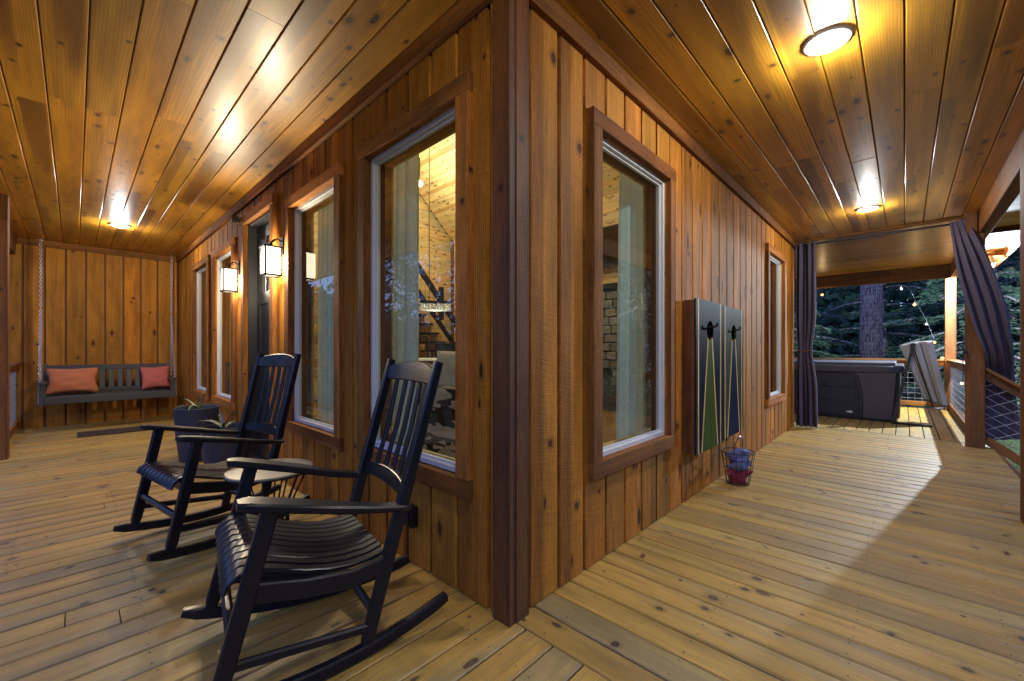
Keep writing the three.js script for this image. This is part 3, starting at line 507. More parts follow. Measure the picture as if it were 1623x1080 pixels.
// pillows: two rounded sheets with pinched corners
function pillowGeo(w, h, t) { const n = 22, pos = [], uv = []; const f = (i, j, s) => { const u = i / n * 2 - 1, v = j / n * 2 - 1, k = Math.pow(Math.max(0, (1 - u * u) * (1 - v * v)), .42), pin = 1 - .09 * (1 - Math.abs(u * v)) * (Math.abs(u) > Math.abs(v) ? Math.abs(u) : Math.abs(v)) ** 4; return [u * w / 2 * pin, v * h / 2 * pin, s * (t / 2 * k * (1 + .05 * Math.sin(u * 5 + v * 7) + .04 * Math.sin(v * 11 - u * 3)))]; };
  for (const s of [1, -1]) for (let i = 0; i < n; i++) for (let j = 0; j < n; j++) { const q = [[i, j], [i + 1, j], [i + 1, j + 1], [i, j + 1]]; for (const k of s > 0 ? [0, 1, 2, 0, 2, 3] : [0, 2, 1, 0, 3, 2]) { pos.push(...f(...q[k], s)); uv.push(q[k][0] / n * 4, q[k][1] / n * 4); } }
  const g = new THREE.BufferGeometry(); g.setAttribute('position', new THREE.Float32BufferAttribute(pos, 3)); g.setAttribute('uv', new THREE.Float32BufferAttribute(uv, 2)); return toCreasedNormals(g, 1.1); }
const weave = grain(31, 300, 300);
{
  const a = solo('pillow', pillowGeo(.52, .37, .15), flat(.52, .165, .07, .9, { bumpMap: weave, bumpScale: .001, sheen: .4 }), 'wide rust orange pillow at the railing end of the swing', 'pillow', [-7.60, .70, 1.27], 'pillows on the swing'); a.rotation.set(-.3, Math.PI / 2, 0, 'YXZ');
  const b = solo('pillow', pillowGeo(.36, .36, .14), flat(.55, .13, .095, .9, { bumpMap: weave, bumpScale: .001, sheen: .4 }), 'square coral pink pillow at the wall end of the swing', 'pillow', [-7.60, .70, .35], 'pillows on the swing'); b.rotation.set(-.3, Math.PI / 2, .04, 'YXZ');
}
// ================================================================ things on the walls
{ const g = thing('outlet_box', 'small dark weatherproof outlet cover on the siding behind the rocking chair', 'outlet', [-.70, .21, 0]); part('box', new RoundedBoxGeometry(.07, .11, .05, 2, .008), M.black, g, [0, .055, .025]); part('flap', new RoundedBoxGeometry(.06, .09, .016, 2, .006), M.black, g, [0, .06, .056]); }
{ const g = thing('door_camera', 'small black camera fixed above the corner of the door trim', 'camera', [-3.99, 2.49, .0]); part('mount', box(-.02, .02, 0, .05, 0, .04), M.black, g); part('body', new RoundedBoxGeometry(.05, .06, .07, 3, .012), M.black, g, [0, .05, .075]); }
// cornhole boards hung on hooks
function cornholeMap(bg, core, k) {
  const w = 512, h = 1024, d = new Uint8Array(w * h * 4), S = (a, b, x) => smooth(a, b, x);
  for (let y = 0; y < h; y++) for (let x = 0; x < w; x++) {
    const u = x / w, v = y / h, i = (y * w + x) * 4, top = v; // v 0 bottom .. 1 top
    const half = .06 + (.80 - v) * .3, cx = Math.abs(u - .5), inside = v < .8 && cx < half;
    const n = noise(u * 40, v * 8, 91 + k) * .25 + noise(u * 300, v * 20, 92 + k) * .2 + .78;
    let c = inside ? core : bg;
    const edge = (Math.abs(cx - half) < .019 && v < .8) || (Math.abs(u - .085) < .02 || Math.abs(u - .915) < .02);
    if (edge) c = [214, 178, 118]; else if (u < .055 || u > .945) c = [34, 38, 44];
    for (let q = 0; q < 3; q++) d[i + q] = Math.min(255, c[q] * n); d[i + 3] = 255;
  }
  return tex(d, w, h, true);
}
function cornhole(z0, xf, bg, core, k, label) {
  const wd = .61, ht = 1.15, y0 = .375, g = thing('cornhole_board', label, 'cornhole board', [.004, y0, z0 - wd / 2], 'cornhole boards hanging on the siding');
  const s = new THREE.Shape(); s.moveTo(-wd / 2, 0); s.lineTo(wd / 2, 0); s.lineTo(wd / 2, ht); s.lineTo(-wd / 2, ht); s.closePath();
  const hole = new THREE.Path(); hole.absarc(0, ht - .23, .076, 0, Math.PI * 2, true); s.holes.push(hole);
  const geo = new THREE.ExtrudeGeometry(s, { depth: .012, bevelEnabled: false, curveSegments: 32 }).toNonIndexed(), P = geo.attributes.position, U = geo.attributes.uv;
  for (let i = 0; i < P.count; i++) U.setXY(i, P.getX(i) / wd + .5, P.getY(i) / ht);
  geo.rotateY(Math.PI / 2); geo.translate(xf - .016, 0, 0);
  part('playing_face', geo, new THREE.MeshPhysicalMaterial({ map: cornholeMap(bg, core, k), roughness: .5, specularIntensity: .03, bumpMap: G_brush, bumpScale: .0004 }), g);
  const fm = woodMat('board frame', A_trim, .6, .0006, { color: [.55, .5, .5] }), d = xf - .016;
  for (const z of [-wd / 2 + .014, wd / 2 - .014]) part('side_board', box(0.004, d, 0.01, ht - .01, z - .012, z + .012), fm, g);
  part('top_board', box(.004, d, ht - .034, ht - .01, -wd / 2 + .027, wd / 2 - .027), fm, g); part('bottom_board', box(.004, d, .01, .034, -wd / 2 + .027, wd / 2 - .027), fm, g);
  part('back_brace', box(.002, .0038, .05, ht - .05, -wd / 2 + .03, wd / 2 - .03), M.black, g);
  const hk = thing('wall_hook', 'black wall hook through the hole of the ' + (k ? 'green edged board' : 'navy edged board'), 'hook', [.004, y0 + ht - .2, z0 - wd / 2], 'hooks holding the cornhole boards');
  part('hook', [tube([[0, .0, 0], [xf + .03, .0, .0], [xf + .045, .008, 0], [xf + .05, .03, 0]], .008, 20)], M.iron, hk); part('plate', box(.004, .012, -.05, .05, -.02, .02), M.iron, hk);
}
cornhole(-1.86, .10, [13, 22, 38], [66, 82, 32], 0, 'hung cornhole board, navy with a green wedge and tan stripes');
cornhole(-2.57, .075, [56, 64, 46], [14, 27, 58], 1, 'hung cornhole board, grey green with a navy wedge and tan stripes');

// wire basket of bean bags
{
  const g = thing('wire_basket', 'small round wire basket on the deck below the cornhole boards', 'basket', [.165, .0, -2.66]); const ring = (r, y, t = .0025) => new THREE.TorusGeometry(r, t, 6, 40).toNonIndexed().rotateX(Math.PI / 2).translate(0, y, 0);
  part('hoop', [ring(.085, .006), ring(.098, .08), ring(.11, .15), ring(.122, .22), ring(.13, .275, .004)], M.iron, g);
  for (let k = 0; k < 18; k++) { const a = k / 18 * Math.PI * 2; part('wire', tube([[Math.cos(a) * .02, .005, Math.sin(a) * .02], [Math.cos(a) * .08, .005, Math.sin(a) * .08], [Math.cos(a) * .1, .09, Math.sin(a) * .1], [Math.cos(a) * .13, .275, Math.sin(a) * .13]], .0018, 14, 5), M.iron, g); }
  part('handle', tube([[0, .275, .13], [.01, .36, .1], [.015, .40, 0], [.01, .36, -.1], [0, .275, -.13]], .0035, 30), M.iron, g); part('grip', tube([[.0145, .399, .03], [.015, .403, 0], [.0145, .399, -.03]], .008, 10), M.steel, g);
  const bag = pillowGeo(.13, .13, .055), red = flat(.30, .035, .05, .9, { bumpMap: weave, bumpScale: .001 }), blu = flat(.17, .19, .34, .9, { bumpMap: weave, bumpScale: .001 });
  [[0, .05, .02, .3, .2, red], [.03, .08, -.03, 1.2, .5, red], [-.03, .10, .03, .4, 1.3, red], [.01, .15, .04, .9, .3, blu], [.04, .19, .0, .3, .9, blu], [-.02, .21, -.05, 1.0, 1.2, blu], [-.01, .245, .045, .5, .5, blu], [.02, .27, -.01, 1.3, .2, blu]].forEach(([x, y, z, a, b, m], i) => { const o = solo('bean_bag', bag, m, m === red ? 'red bean bag in the bottom of the wire basket' : 'grey blue bean bag heaped in the wire basket', 'bean bag', [.165 + x, y, -2.66 + z], m === red ? 'red bean bags in the basket' : 'blue bean bags in the basket'); o.rotation.set(a, b, a * b); });
}
// ================================================================ curtains
const cloth = flat(.085, .07, .108, .92, { bumpMap: weave, bumpScale: .0008, sheen: .5, sheenRoughness: .6, side: THREE.DoubleSide });
function sheet(fn, nu, nv, th = .003) { // thin cloth with two faces
  const pos = [], uv = [], P = (i, j) => V(...fn(i / nu, j / nv)), grid = []; for (let j = 0; j <= nv; j++) { grid.push([]); for (let i = 0; i <= nu; i++) grid[j].push(P(i, j)); }
  for (let j = 0; j < nv; j++) for (let i = 0; i < nu; i++) { const q = [grid[j][i], grid[j][i + 1], grid[j + 1][i + 1], grid[j + 1][i]], t = [[i, j], [i + 1, j], [i + 1, j + 1], [i, j + 1]]; for (const k of [0, 1, 2, 0, 2, 3]) { pos.push(q[k].x, q[k].y, q[k].z); uv.push(t[k][0] / nu * 5, t[k][1] / nv * 8); } }
  const g = new THREE.BufferGeometry(); g.setAttribute('position', new THREE.Float32BufferAttribute(pos, 3)); g.setAttribute('uv', new THREE.Float32BufferAttribute(uv, 2)); return toCreasedNormals(g, 2.0);
}
{
  const r = thing('curtain_rod', 'black rod across the porch carrying the outdoor curtains', 'curtain rod', [0, 2.675, -6.10]); part('rod', cyl(.014, .014, 1.72, 16, 0, 0, 0).rotateZ(Math.PI / 2).translate(.875, 0, 0), M.iron, r); part('bracket', [box(.0, .025, -.04, .04, -.03, .03), box(1.71, 1.728, -.04, .04, -.03, .03)], M.iron, r);
  const l = thing('curtain', 'dark purple grey curtain gathered and tied against the siding', 'curtain', [0, 0, -6.10]);
  part('cloth', sheet((s, t) => { const y = 2.70 - 2.675 * t, tie = Math.exp(-(((y - 1.13) / .32) ** 2)), wd = .235 + .03 * t - .075 * tie, x = .03 + .02 * tie + s * wd, a = (.045 + .02 * t) * (1 - .45 * tie); return [x + .012 * Math.sin(s * 40 + 1), y, -.01 + a * Math.sin(s * Math.PI * 9 + .6 * Math.sin(t * 3)) + .02 * t * Math.sin(s * 5)]; }, 110, 60), cloth, l);
  part('tie_cord', new THREE.TorusGeometry(.082, .006, 8, 40).toNonIndexed().rotateX(Math.PI / 2 + .08).scale(1.15, 1, .75).translate(.135, 1.13, -.01), flat(.16, .05, .03, .8), l);
  const c = thing('curtain', 'dark purple grey curtain pulled aside over the stair railing', 'curtain', [0, 0, 0]);
  const Lp = [[1.60, 2.70, -6.10], [1.625, 2.35, -5.96], [1.655, 2.05, -5.91], [1.73, 1.65, -5.90], [1.785, 1.40, -5.90], [1.86, 1.12, -5.92], [1.89, .85, -6.14], [1.855, .5, -6.19], [1.85, .05, -6.2]], Rp = [[1.74, 2.70, -6.04], [1.80, 2.52, -5.95], [1.90, 2.2, -5.91], [2.03, 1.65, -5.90], [2.07, 1.35, -5.94], [2.10, 1.1, -6.02], [2.12, .85, -6.16], [2.15, .5, -6.24], [2.19, .12, -6.24]];
  const cl = new THREE.CatmullRomCurve3(Lp.map(p => V(...p))), cr = new THREE.CatmullRomCurve3(Rp.map(p => V(...p)));
  part('cloth', sheet((s, t) => { const a = cl.getPoint(t), b = cr.getPoint(t), p = a.lerp(b, s), am = .010 + .018 * Math.sin(Math.PI * Math.min(1, t * 1.1)); const ph = s * Math.PI * 7 + 1.2 * t; return [p.x, p.y, p.z + am * (Math.sin(ph) + .4 * Math.sin(ph * 2.1 + 2)) * (.4 + .6 * Math.min(1, t * 3 + .3))]; }, 90, 80), cloth, c);
}
// ================================================================ railings
const wireM = flat(.5, .52, .55, .4, { metalness: .8 });
function railing(name, label, p0, p1, h0, h1, drop = 0, slopePitch = false) { // posts excluded: top cap, top and bottom rail, welded wire
  const g = thing(name, label, 'railing', [0, 0, 0], 'wire mesh porch railings'), A = V(...p0), B = V(...p1), dn = V(0, -drop, 0);
  const at = (t, y) => A.clone().lerp(B, t).add(V(0, y - drop * t, 0)).toArray(), L = A.distanceTo(B);
  stick('top_cap', g, M.post, at(0, h1 + .0), at(1, h1 + .0), .14, .035, [0, 1, 0]);
  stick('top_rail', g, M.post, at(0, h1 - .065), at(1, h1 - .065), .04, .09, [0, 1, 0]);
  stick('bottom_rail', g, M.post, at(0, h0), at(1, h0), .06, .09, [0, 1, 0]);
  for (let y = h0 + .1; y < h1 - .12; y += .1) part('wire', rail([at(0, y), at(1, y)], .005, .005, { bevel: .001 }), wireM, g);
  const yb = h0 + .04, yt = h1 - .11, lean = slopePitch ? drop / L * (yt - yb) : 0;
  for (let x0 = -Math.ceil(lean / .1) * .1 + .05; x0 < L; x0 += .1) { let a = 0, b = 1; if (lean > 0) { a = Math.max(0, -x0 / lean); b = Math.min(1, (L - x0) / lean); } if (b - a < .05) continue; const q = k => at((x0 + lean * k) / L, yb + (yt - yb) * k); part('wire', rail([q(a), q(b)], .005, .005, { bevel: .001, up: [0, 0, 1] }), wireM, g); }
}
railing('porch_railing', 'wire mesh railing between the swing wall and the porch post', [-8.0, 0, 1.83], [-5.745, 0, 1.83], .09, .955);
railing('porch_railing', 'wire mesh railing along the rear deck side under the floodlight', [1.83, 0, -6.125], [1.83, 0, -10.04], .09, .945);
railing('porch_railing', 'wooden topped railing behind the hot tub facing the trees', [-3.0, 0, -10.14], [1.75, 0, -10.14], .09, .945);
railing('stair_railing', 'sloping wire mesh stair railing running down from the curtain post', [1.885, 0, -6.06], [2.95, 0, -6.06], .10, .925, .83, true);
{ const g = thing('porch_stairs', 'timber steps leading down from the deck to the grass', 'stairs'); for (let k = 0; k < 2; k++) { lay('tread', g, M.deck, Q.deckZ, [2.12 + k * .27, -.18 - k * .18, -4.58], 2.75, .137, .035, .004, .137); lay('tread', g, M.deck, Q.deckZ, [2.26 + k * .27, -.18 - k * .18, -4.58], 2.75, .137, .035, .004, .137); } for (const z of [-5.9, -3.26]) stick('stringer', g, M.post, [2.0, -.30, z], [2.6, -.56, z], .04, .2, [0, 1, 0]);
  stick('newel', g, M.post, [2.98, -.55, -6.06], [2.98, .25, -6.06], .09, .09, [0, 0, 1]); }
// ================================================================ hot tub, folded cover, lifter
{
  const g = thing('hot_tub', 'dark grey hot tub with panelled sides on the rear deck', 'hot tub', [.12, 0, -8.55]), hx = 1.04, hz = 1.02, body = flat(.018, .022, .036, .45, { bumpMap: G_brush, bumpScale: .0008 });
  const ring = (ax, az, r) => { const s = new THREE.Shape(); s.moveTo(-ax + r, -az); s.lineTo(ax - r, -az); s.quadraticCurveTo(ax, -az, ax, -az + r); s.lineTo(ax, az - r); s.quadraticCurveTo(ax, az, ax - r, az); s.lineTo(-ax + r, az); s.quadraticCurveTo(-ax, az, -ax, az - r); s.lineTo(-ax, -az + r); s.quadraticCurveTo(-ax, -az, -ax + r, -az); return s; };
  const up = (s, d, o = {}) => new THREE.ExtrudeGeometry(s, { depth: d, bevelEnabled: false, curveSegments: 12, ...o }).toNonIndexed().rotateX(-Math.PI / 2);
  part('base', up(ring(hx - .04, hz - .04, .2), .05), M.black, g, [0, .003, 0]);
  part('cabinet', up(ring(hx - .01, hz - .01, .28), .72), body, g, [0, .055, 0]);
  for (const [y0, y1] of [[.07, .29], [.295, .52], [.525, .75]]) part('side_panel', new RoundedBoxGeometry(1.42, y1 - y0, .02, 2, .006), body, g, [-.22, (y0 + y1) / 2, hz - .005]);
  const cap = flat(.06, .058, .07, .5);
  part('corner_panel', rail([[.56, .06, hz], [.57, .4, hz + .004], [.53, .62, hz + .004], [.46, .77, hz]], [.05, .05, .05, .05], .03, { up: [0, 0, 1] }), body, g);
  const cs = new THREE.Shape(); cs.moveTo(.60, .05); cs.quadraticCurveTo(.62, .6, .5, .77); cs.lineTo(.98, .77); cs.lineTo(.93, .05); cs.closePath(); part('corner_panel', new THREE.ExtrudeGeometry(cs, { depth: .035, bevelSize: .01, bevelThickness: .01, curveSegments: 12 }).toNonIndexed(), cap, g, [0, 0, hz - .03]);
  const rim = ring(hx + .02, hz + .02, .3); rim.holes.push(new THREE.Path(ring(hx - .16, hz - .16, .3).getPoints(12).reverse()));
  part('rim', up(rim, .07, { bevelEnabled: true, bevelSize: .02, bevelThickness: .02, bevelSegments: 3 }), cap, g, [0, .795, 0]);
  part('cover_half', [new RoundedBoxGeometry(1.95, .07, 1.9, 3, .02).translate(0, .90, 0)], flat(.085, .09, .11, .6, { bumpMap: weave, bumpScale: .002 }), g);
  for (const x of [-.35, -.15]) part('handle', tube([[x, .93, .86], [x + .05, .95, .88], [x + .1, .93, .86]], .008, 10), M.black, g);
  part('logo_plate', new THREE.SphereGeometry(1, 24, 12).scale(.045, .02, .004), M.steel, g, [.42, .12, hz + .008]); part('latch', box(.1 - .025, .1 + .025, .545, .595, hz + .004, hz + .02), M.black, g);
  // folded canvas cover half hanging at the side
  const canvas = flat(.52, .51, .47, .8, { bumpMap: weave, bumpScale: .002, sheen: .2, side: THREE.DoubleSide });
  const c = thing('canvas_cover', 'folded grey canvas cover draped over the lifter beside the hot tub', 'cover', [0, 0, 0]);
  const fold = (s, t, f) => { const x0 = 1.22 + .10 * t * 0, xl = 1.15 + .27 * t, xr = 1.53 + .15 * t, x = xl + (xr - xl) * s, y = 1.25 - (.86 + .10 * s) * t - .07 * (1 - s) * (1 - s) * (1 - t), z = -7.95 + f * (.05 + .06 * t) + .028 * Math.sin(s * Math.PI * 5.5) * (.3 + t) * f; return [x, y, z]; };
  part('front_fold', sheet((s, t) => fold(s, t, 1), 50, 30), canvas, c); part('rear_fold', sheet((s, t) => fold(s, t, -1), 50, 30), canvas, c);
  part('ridge', sheet((s, t) => { const a = fold(s, 0, 1), b = fold(s, 0, -1), k = t; return [a[0], a[1] + .035 * Math.sin(Math.PI * k), a[2] + (b[2] - a[2]) * k]; }, 40, 8), canvas, c);
  for (const q of [0, 1]) part('side_gusset', sheet((s, t) => { const a = fold(q, t, 1), b = fold(q, t, -1); return [a[0], a[1], a[2] + (b[2] - a[2]) * s]; }, 6, 24), canvas, c);
  for (const s of [.3, .62]) part('seam', tube([0, .25, .5, .75, 1].map(t => { const p = fold(s, t, 1); return [p[0], p[1], p[2] + .006]; }), .006, 20, 6), flat(.09, .088, .08, .8), c);
  part('hem', rail([.02, .25, .5, .75, .98].map(s => { const p = fold(s, 1, 1); return V(p[0], p[1] - .01, p[2]); }), .02, .03), flat(.16, .155, .15, .8), c);
  const l = thing('cover_lifter', 'black metal arm frame leaning at the hot tub corner', 'cover lifter', [0, 0, 0]);
  part('arm', rail([[1.07, .03, -7.46], [1.30, 1.22, -7.78]], .05, .035, { up: [1, 0, 0] }), M.iron, l); part('brace', rail([[1.30, 1.20, -7.79], [1.52, .26, -7.82]], .02, .016, { up: [1, 0, 0] }), M.iron, l); part('foot', rail([[1.05, .018, -7.44], [1.50, .018, -7.42]], .05, .025), M.iron, l); part('pivot', cyl(.03, .03, .06, 16, 0, 0, 0).rotateX(Math.PI / 2).translate(1.30, 1.22, -7.79), M.iron, l);
}
// ================================================================ string lights
{
  const g = thing('string_light', 'string of small warm bulbs looped along the rear deck beam and post', 'string lights', [0, 0, 0]);
  const bm = glow(3.4, 1.7, .5), cordM = M.black, pts = [[-.6, 2.46, -10.04], [-.11, 2.41, -10.03], [.5, 2.40, -10.03], [1.15, 2.42, -10.03], [1.30, 2.30, -10.3], [1.36, 2.12, -10.3], [1.51, 1.72, -10.2], [1.60, 1.38, -10.08], [1.68, 1.08, -10.03], [1.74, .99, -10.0]];
  part('cord', tube(pts, .004, 80, 5), cordM, g);
  [[-.11, 2.347, -10.03, 1], [1.347, 2.042, -10.3, 1], [1.513, 1.639, -10.2, 0], [1.616, 1.283, -10.05, 1], [1.72, .985, -9.97, 1], [1.15, 2.35, -10.03, 0]].forEach(([x, y, z, on]) => {
    const b = part('bulb', new THREE.SphereGeometry(.026, 16, 12), on ? bm : flat(.5, .5, .5, .1), g, [x, y, z]); part('socket', cyl(.012, .014, .045, 10, 0, .04, 0), M.black, b);
    if (on) { const l = new THREE.PointLight(new THREE.Color(1, .66, .3), .22); l.position.set(x, y, z); l.castShadow = true; g.add(l); }
  });
  const h = thing('hanging_cord', 'short cord with one small bulb hanging on the curtain post', 'cord', [1.715, 0, -5.95]); part('cord', tube([[.005, 1.12, 0], [-.012, 1.0, 0], [-.006, .9, .004], [-.02, .76, 0]], .004, 24, 5), flat(.15, .06, .03, .8), h); part('loop', tube([[.005, 1.12, 0], [.02, 1.05, 0], [.015, .93, 0], [-.006, .9, .004]], .004, 20, 5), flat(.15, .06, .03, .8), h); part('bulb', new THREE.SphereGeometry(.016, 14, 10), glow(2.5, 2, 1.2), h, [-.021, .748, 0]); part('clip', box(-.01, .018, 1.1, 1.14, -.02, .012), M.iron, h);
}
// ================================================================ inside the cabin, seen through the glass
const sheer = new THREE.MeshPhysicalMaterial({ roughness: .95, transmission: .35, thickness: 0, side: THREE.DoubleSide, bumpMap: weave, bumpScale: .0004 }); sheer.color.setRGB(.66, .78, .84);
function drape(label, a, b, onX, taper) { const g = thing('window_curtain', label, 'curtain', [0, 0, 0], 'pale indoor curtains'); part('cloth', sheet((s, t) => { const u = a + (b - a) * (s * (1 - taper * (1 - t)) + taper * (1 - t) * .5), d = -.27 + .03 * Math.sin(s * Math.PI * 8 + .5 * t), y = 2.45 - 2.38 * t; return onX ? [d, y, u] : [u, y, d]; }, 60, 24), sheer, g); part('rod', onX ? cyl(.01, .01, .8, 10, 0, 0, 0).rotateX(Math.PI / 2).translate(-.27, 2.47, (a + b) / 2) : cyl(.01, .01, .8, 10, 0, 0, 0).rotateZ(Math.PI / 2).translate((a + b) / 2, 2.47, -.27), M.iron, g); }
drape('pale grey curtain inside the window next to the corner post, left wall', -1.56, -1.08, false, 0);
drape('pale curtain inside the window between the two rocking chairs', -2.62, -2.24, false, 0);
drape('pale curtain inside the tall window beside the cornhole boards', -1.93, -1.37, true, .25);
drape('pale curtain inside the window beside the outdoor curtain', -5.62, -5.3, true, 0);
// kitchen counter, tap, bottles
{
  const g = thing('kitchen_counter', 'white topped kitchen counter seen through the near window', 'counter', [-5.3, .03, -3.55]); g.rotation.y = .9;
  part('worktop', new RoundedBoxGeometry(2.2, .045, .7, 2, .008), flat(.75, .74, .70, .25), g, [.0, .93, 0]); part('cabinet', box(-1.05, 1.05, .0, .905, -.3, .3), flat(.12, .12, .125, .5), g);
  for (let k = 0; k < 4; k++) part('cabinet_door', new RoundedBoxGeometry(.49, .78, .02, 2, .006), flat(.14, .14, .145, .45), g, [-.78 + k * .52, .46, .31]);
  const f = thing('kitchen_tap', 'tall black gooseneck tap on the white counter', 'tap', [-5.56, .985, -3.5]); part('body', cyl(.022, .028, .1, 16, 0, .05, 0), M.black, f); part('spout', tube([[0, .08, 0], [0, .33, 0], [-.05, .42, .04], [-.12, .42, .09], [-.15, .33, .11]], .014, 30), M.black, f); part('lever', tube([[0, .08, 0], [-.05, .13, .05]], .007, 8), M.black, f);
  for (const [x, z, lb] of [[-5.36, -3.6, 'dark soap bottle on the counter closer to the tap'], [-5.27, -3.68, 'dark soap bottle on the counter farther from the tap']]) { const b = thing('soap_bottle', lb, 'bottle', [x, .985, z], 'soap bottles on the counter'); part('bottle', lathe([[0, 0], [.032, 0], [.035, .01], [.035, .12], [.014, .15], [.014, .17]], 20), M.black, b); part('pump', [cyl(.006, .006, .05, 8, 0, .19, 0), box(-.03, .008, .21, .222, -.008, .008)], M.black, b); }
  const o = thing('microwave', 'black microwave on the far kitchen wall', 'microwave', [-6.35, .99, -4.55]); o.rotation.y = .94; part('body', new RoundedBoxGeometry(.5, .3, .36, 2, .01), M.black, o, [0, .15, 0]); part('window', box(-.2, .1, .06, .25, .181, .185), flat(.05, .06, .07, .1), o);
  part('stand', box(-.3, .3, -.96, -.001, -.22, .22), flat(.2, .15, .1, .6), o);
}
// corrugated pendant
{
  const g = thing('pendant_lamp', 'corrugated metal pendant lamp hanging over the kitchen counter', 'pendant lamp', [-4.5, 1.80, -2.9]); g.rotation.y = .94; const n = 36, pos = [];
  part('shade', sheet((s, t) => { const th = t, x = (s - .5) * .5, k = .008 * Math.sin(s * Math.PI * 36); return [x, .14 * (1 - t) + k * .3, -.02 + .1 * t + k]; }, 120, 6), flat(.6, .62, .62, .35, { metalness: .8, side: THREE.DoubleSide }), g);
  part('shade_back', sheet((s, t) => [(s - .5) * .5, .14 * (1 - t), -.02 - .1 * t], 40, 4), flat(.6, .62, .62, .35, { metalness: .8, side: THREE.DoubleSide }), g);
  part('top_bar', box(-.26, .26, .135, .165, -.035, .0), M.black, g); part('rod', [cyl(.006, .006, 3.6, 8, -.1, 1.95, -.015)], M.iron, g); part('bulb', new THREE.SphereGeometry(.04, 16, 10), glow(6, 5, 3.4), g, [0, .05, -.02]);
  const l = new THREE.PointLight(new THREE.Color(1, .85, .62), 3); l.position.set(0, .05, -.02); l.castShadow = true; g.add(l);
}
// staircase up to the loft with dark railing
{
  const g = thing('staircase', 'indoor stairs with black railing against the pine wall', 'staircase', [-7.35, 0, -4.4]); const a = V(0, 4.35, .15), b = V(0, .05, -1.4 - .0);
  const run = 14; for (let k = 0; k < run; k++) { const t = k / run; part('tread', new RoundedBoxGeometry(.9, .05, .32, 2, .01), flat(.03, .028, .026, .5), g, [-.1, .25 + 3.0 * (1 - t), 1.2 - 2.6 * t]); part('riser', box(-.5, .3, .25 + 3.0 * (1 - t) - .2, .25 + 3.0 * (1 - t) - .03, 1.05 - 2.6 * t, 1.07 - 2.6 * t), M.inter, g); }
  part('handrail', rail([[.42, 4.2, 1.2], [.42, 1.2, -1.4]], .06, .13), M.black, g); part('lower_rail', rail([[.42, 3.62, 1.2], [.42, .62, -1.4]], .06, .1), M.black, g);
  for (const [y, z] of [[3.55, .6], [2.35, -.44], [1.15, -1.4]]) part('newel', rail([[.42, y - .5, z], [.42, y + .3, z]], .1, .1, { up: [0, 0, 1] }), M.black, g);
  for (let k = 0; k < 22; k++) { const t = k / 22; part('wire', rail([[.42, 3.6 - 3 * t, 1.2 - 2.6 * t], [.42, 4.2 - 3 * t, 1.2 - 2.6 * t]], .006, .006, { up: [0, 0, 1], bevel: .001 }), M.iron, g); }
}
// sofa with a cowhide throw
{
  const g = thing('sofa', 'sofa with pale cowhide print seen through the window nearest the corner', 'sofa', [-1.75, .03, -1.25]); const S = 512, d = new Uint8Array(S * S * 4);
  for (let y = 0; y < S; y++) for (let x = 0; x < S; x++) { const n = noise(x / 80, y / 66, 101) * .7 + noise(x / 22, y / 19, 102) * .3, k = smooth(.52, .55, n), f = .9 + .2 * noise(x / 2, y / 8, 103), i = (y * S + x) * 4; for (let c = 0; c < 3; c++) d[i + c] = ([205, 198, 184][c] * (1 - k) + [58, 46, 38][c] * k) * f; d[i + 3] = 255; }
  const hide = new THREE.MeshPhysicalMaterial({ map: tex(d, S, S, true), roughness: .85, sheen: .3 });
  part('back', new RoundedBoxGeometry(1.5, .62, .2, 4, .06).toNonIndexed(), hide, g, [0, .5, .28]); part('seat', new RoundedBoxGeometry(1.5, .28, .75, 4, .06), hide, g, [0, .28, -.1]); for (const s of [-1, 1]) part('armrest', new RoundedBoxGeometry(.18, .5, .9, 4, .06), hide, g, [s * .8, .38, 0]); for (const x of [-.7, .7]) for (const z of [-.35, .3]) part('foot', cyl(.025, .02, .14, 12, x, .07, z), M.black, g);
  const p = solo('cushion', pillowGeo(.5, .42, .16), flat(.7, .68, .63, .9, { bumpMap: weave, bumpScale: .002 }), 'white cushion on the cowhide sofa', 'cushion', [-1.62, .94, -1.05]); p.rotation.set(-.2, .3, .1);
}
// stone fireplace with dark screen above
{
  const g = thing('fireplace', 'grey stone fireplace against the rear indoor wall', 'fireplace', [-2.95, .03, -5.55]); const sm = [flat(.28, .26, .24, .85, { bumpMap: G_noise, bumpScale: .01 }), flat(.2, .19, .185, .85, { bumpMap: G_noise, bumpScale: .01 }), flat(.34, .31, .27, .85, { bumpMap: G_noise, bumpScale: .01 })];
  part('core', box(-.62, .62, 0, 2.2, -.3, .1), flat(.06, .06, .06, .9), g);
  for (let y = 0; y < 2.15; y += .155) for (let x = -.66; x < .6;) { const w = rr(.16, .34), x1 = Math.min(.68, x + w); if (!(y < .75 && x1 > -.32 && x < .32)) { const m = part('stone', new RoundedBoxGeometry(x1 - x - .012, .142, rr(.12, .17), 2, .02), sm[Math.floor(rnd() * 3)], g, [(x + x1) / 2, y + .075, .13]); m.rotation.set(rr(-.02, .02), rr(-.04, .04), rr(-.02, .02)); } x = x1; }
  part('mantel', new RoundedBoxGeometry(1.6, .1, .3, 2, .01), M.black, g, [0, 2.25, .1]);
  const t = thing('television', 'black flat screen above the stone fireplace', 'television', [-2.98, 2.75, -5.78]); part('panel', new RoundedBoxGeometry(1.3, .76, .05, 2, .008), M.black, t, [0, .38, 0]); part('screen', box(-.63, .63, .03, .73, .0255, .028), flat(.01, .01, .012, .08), t);
}
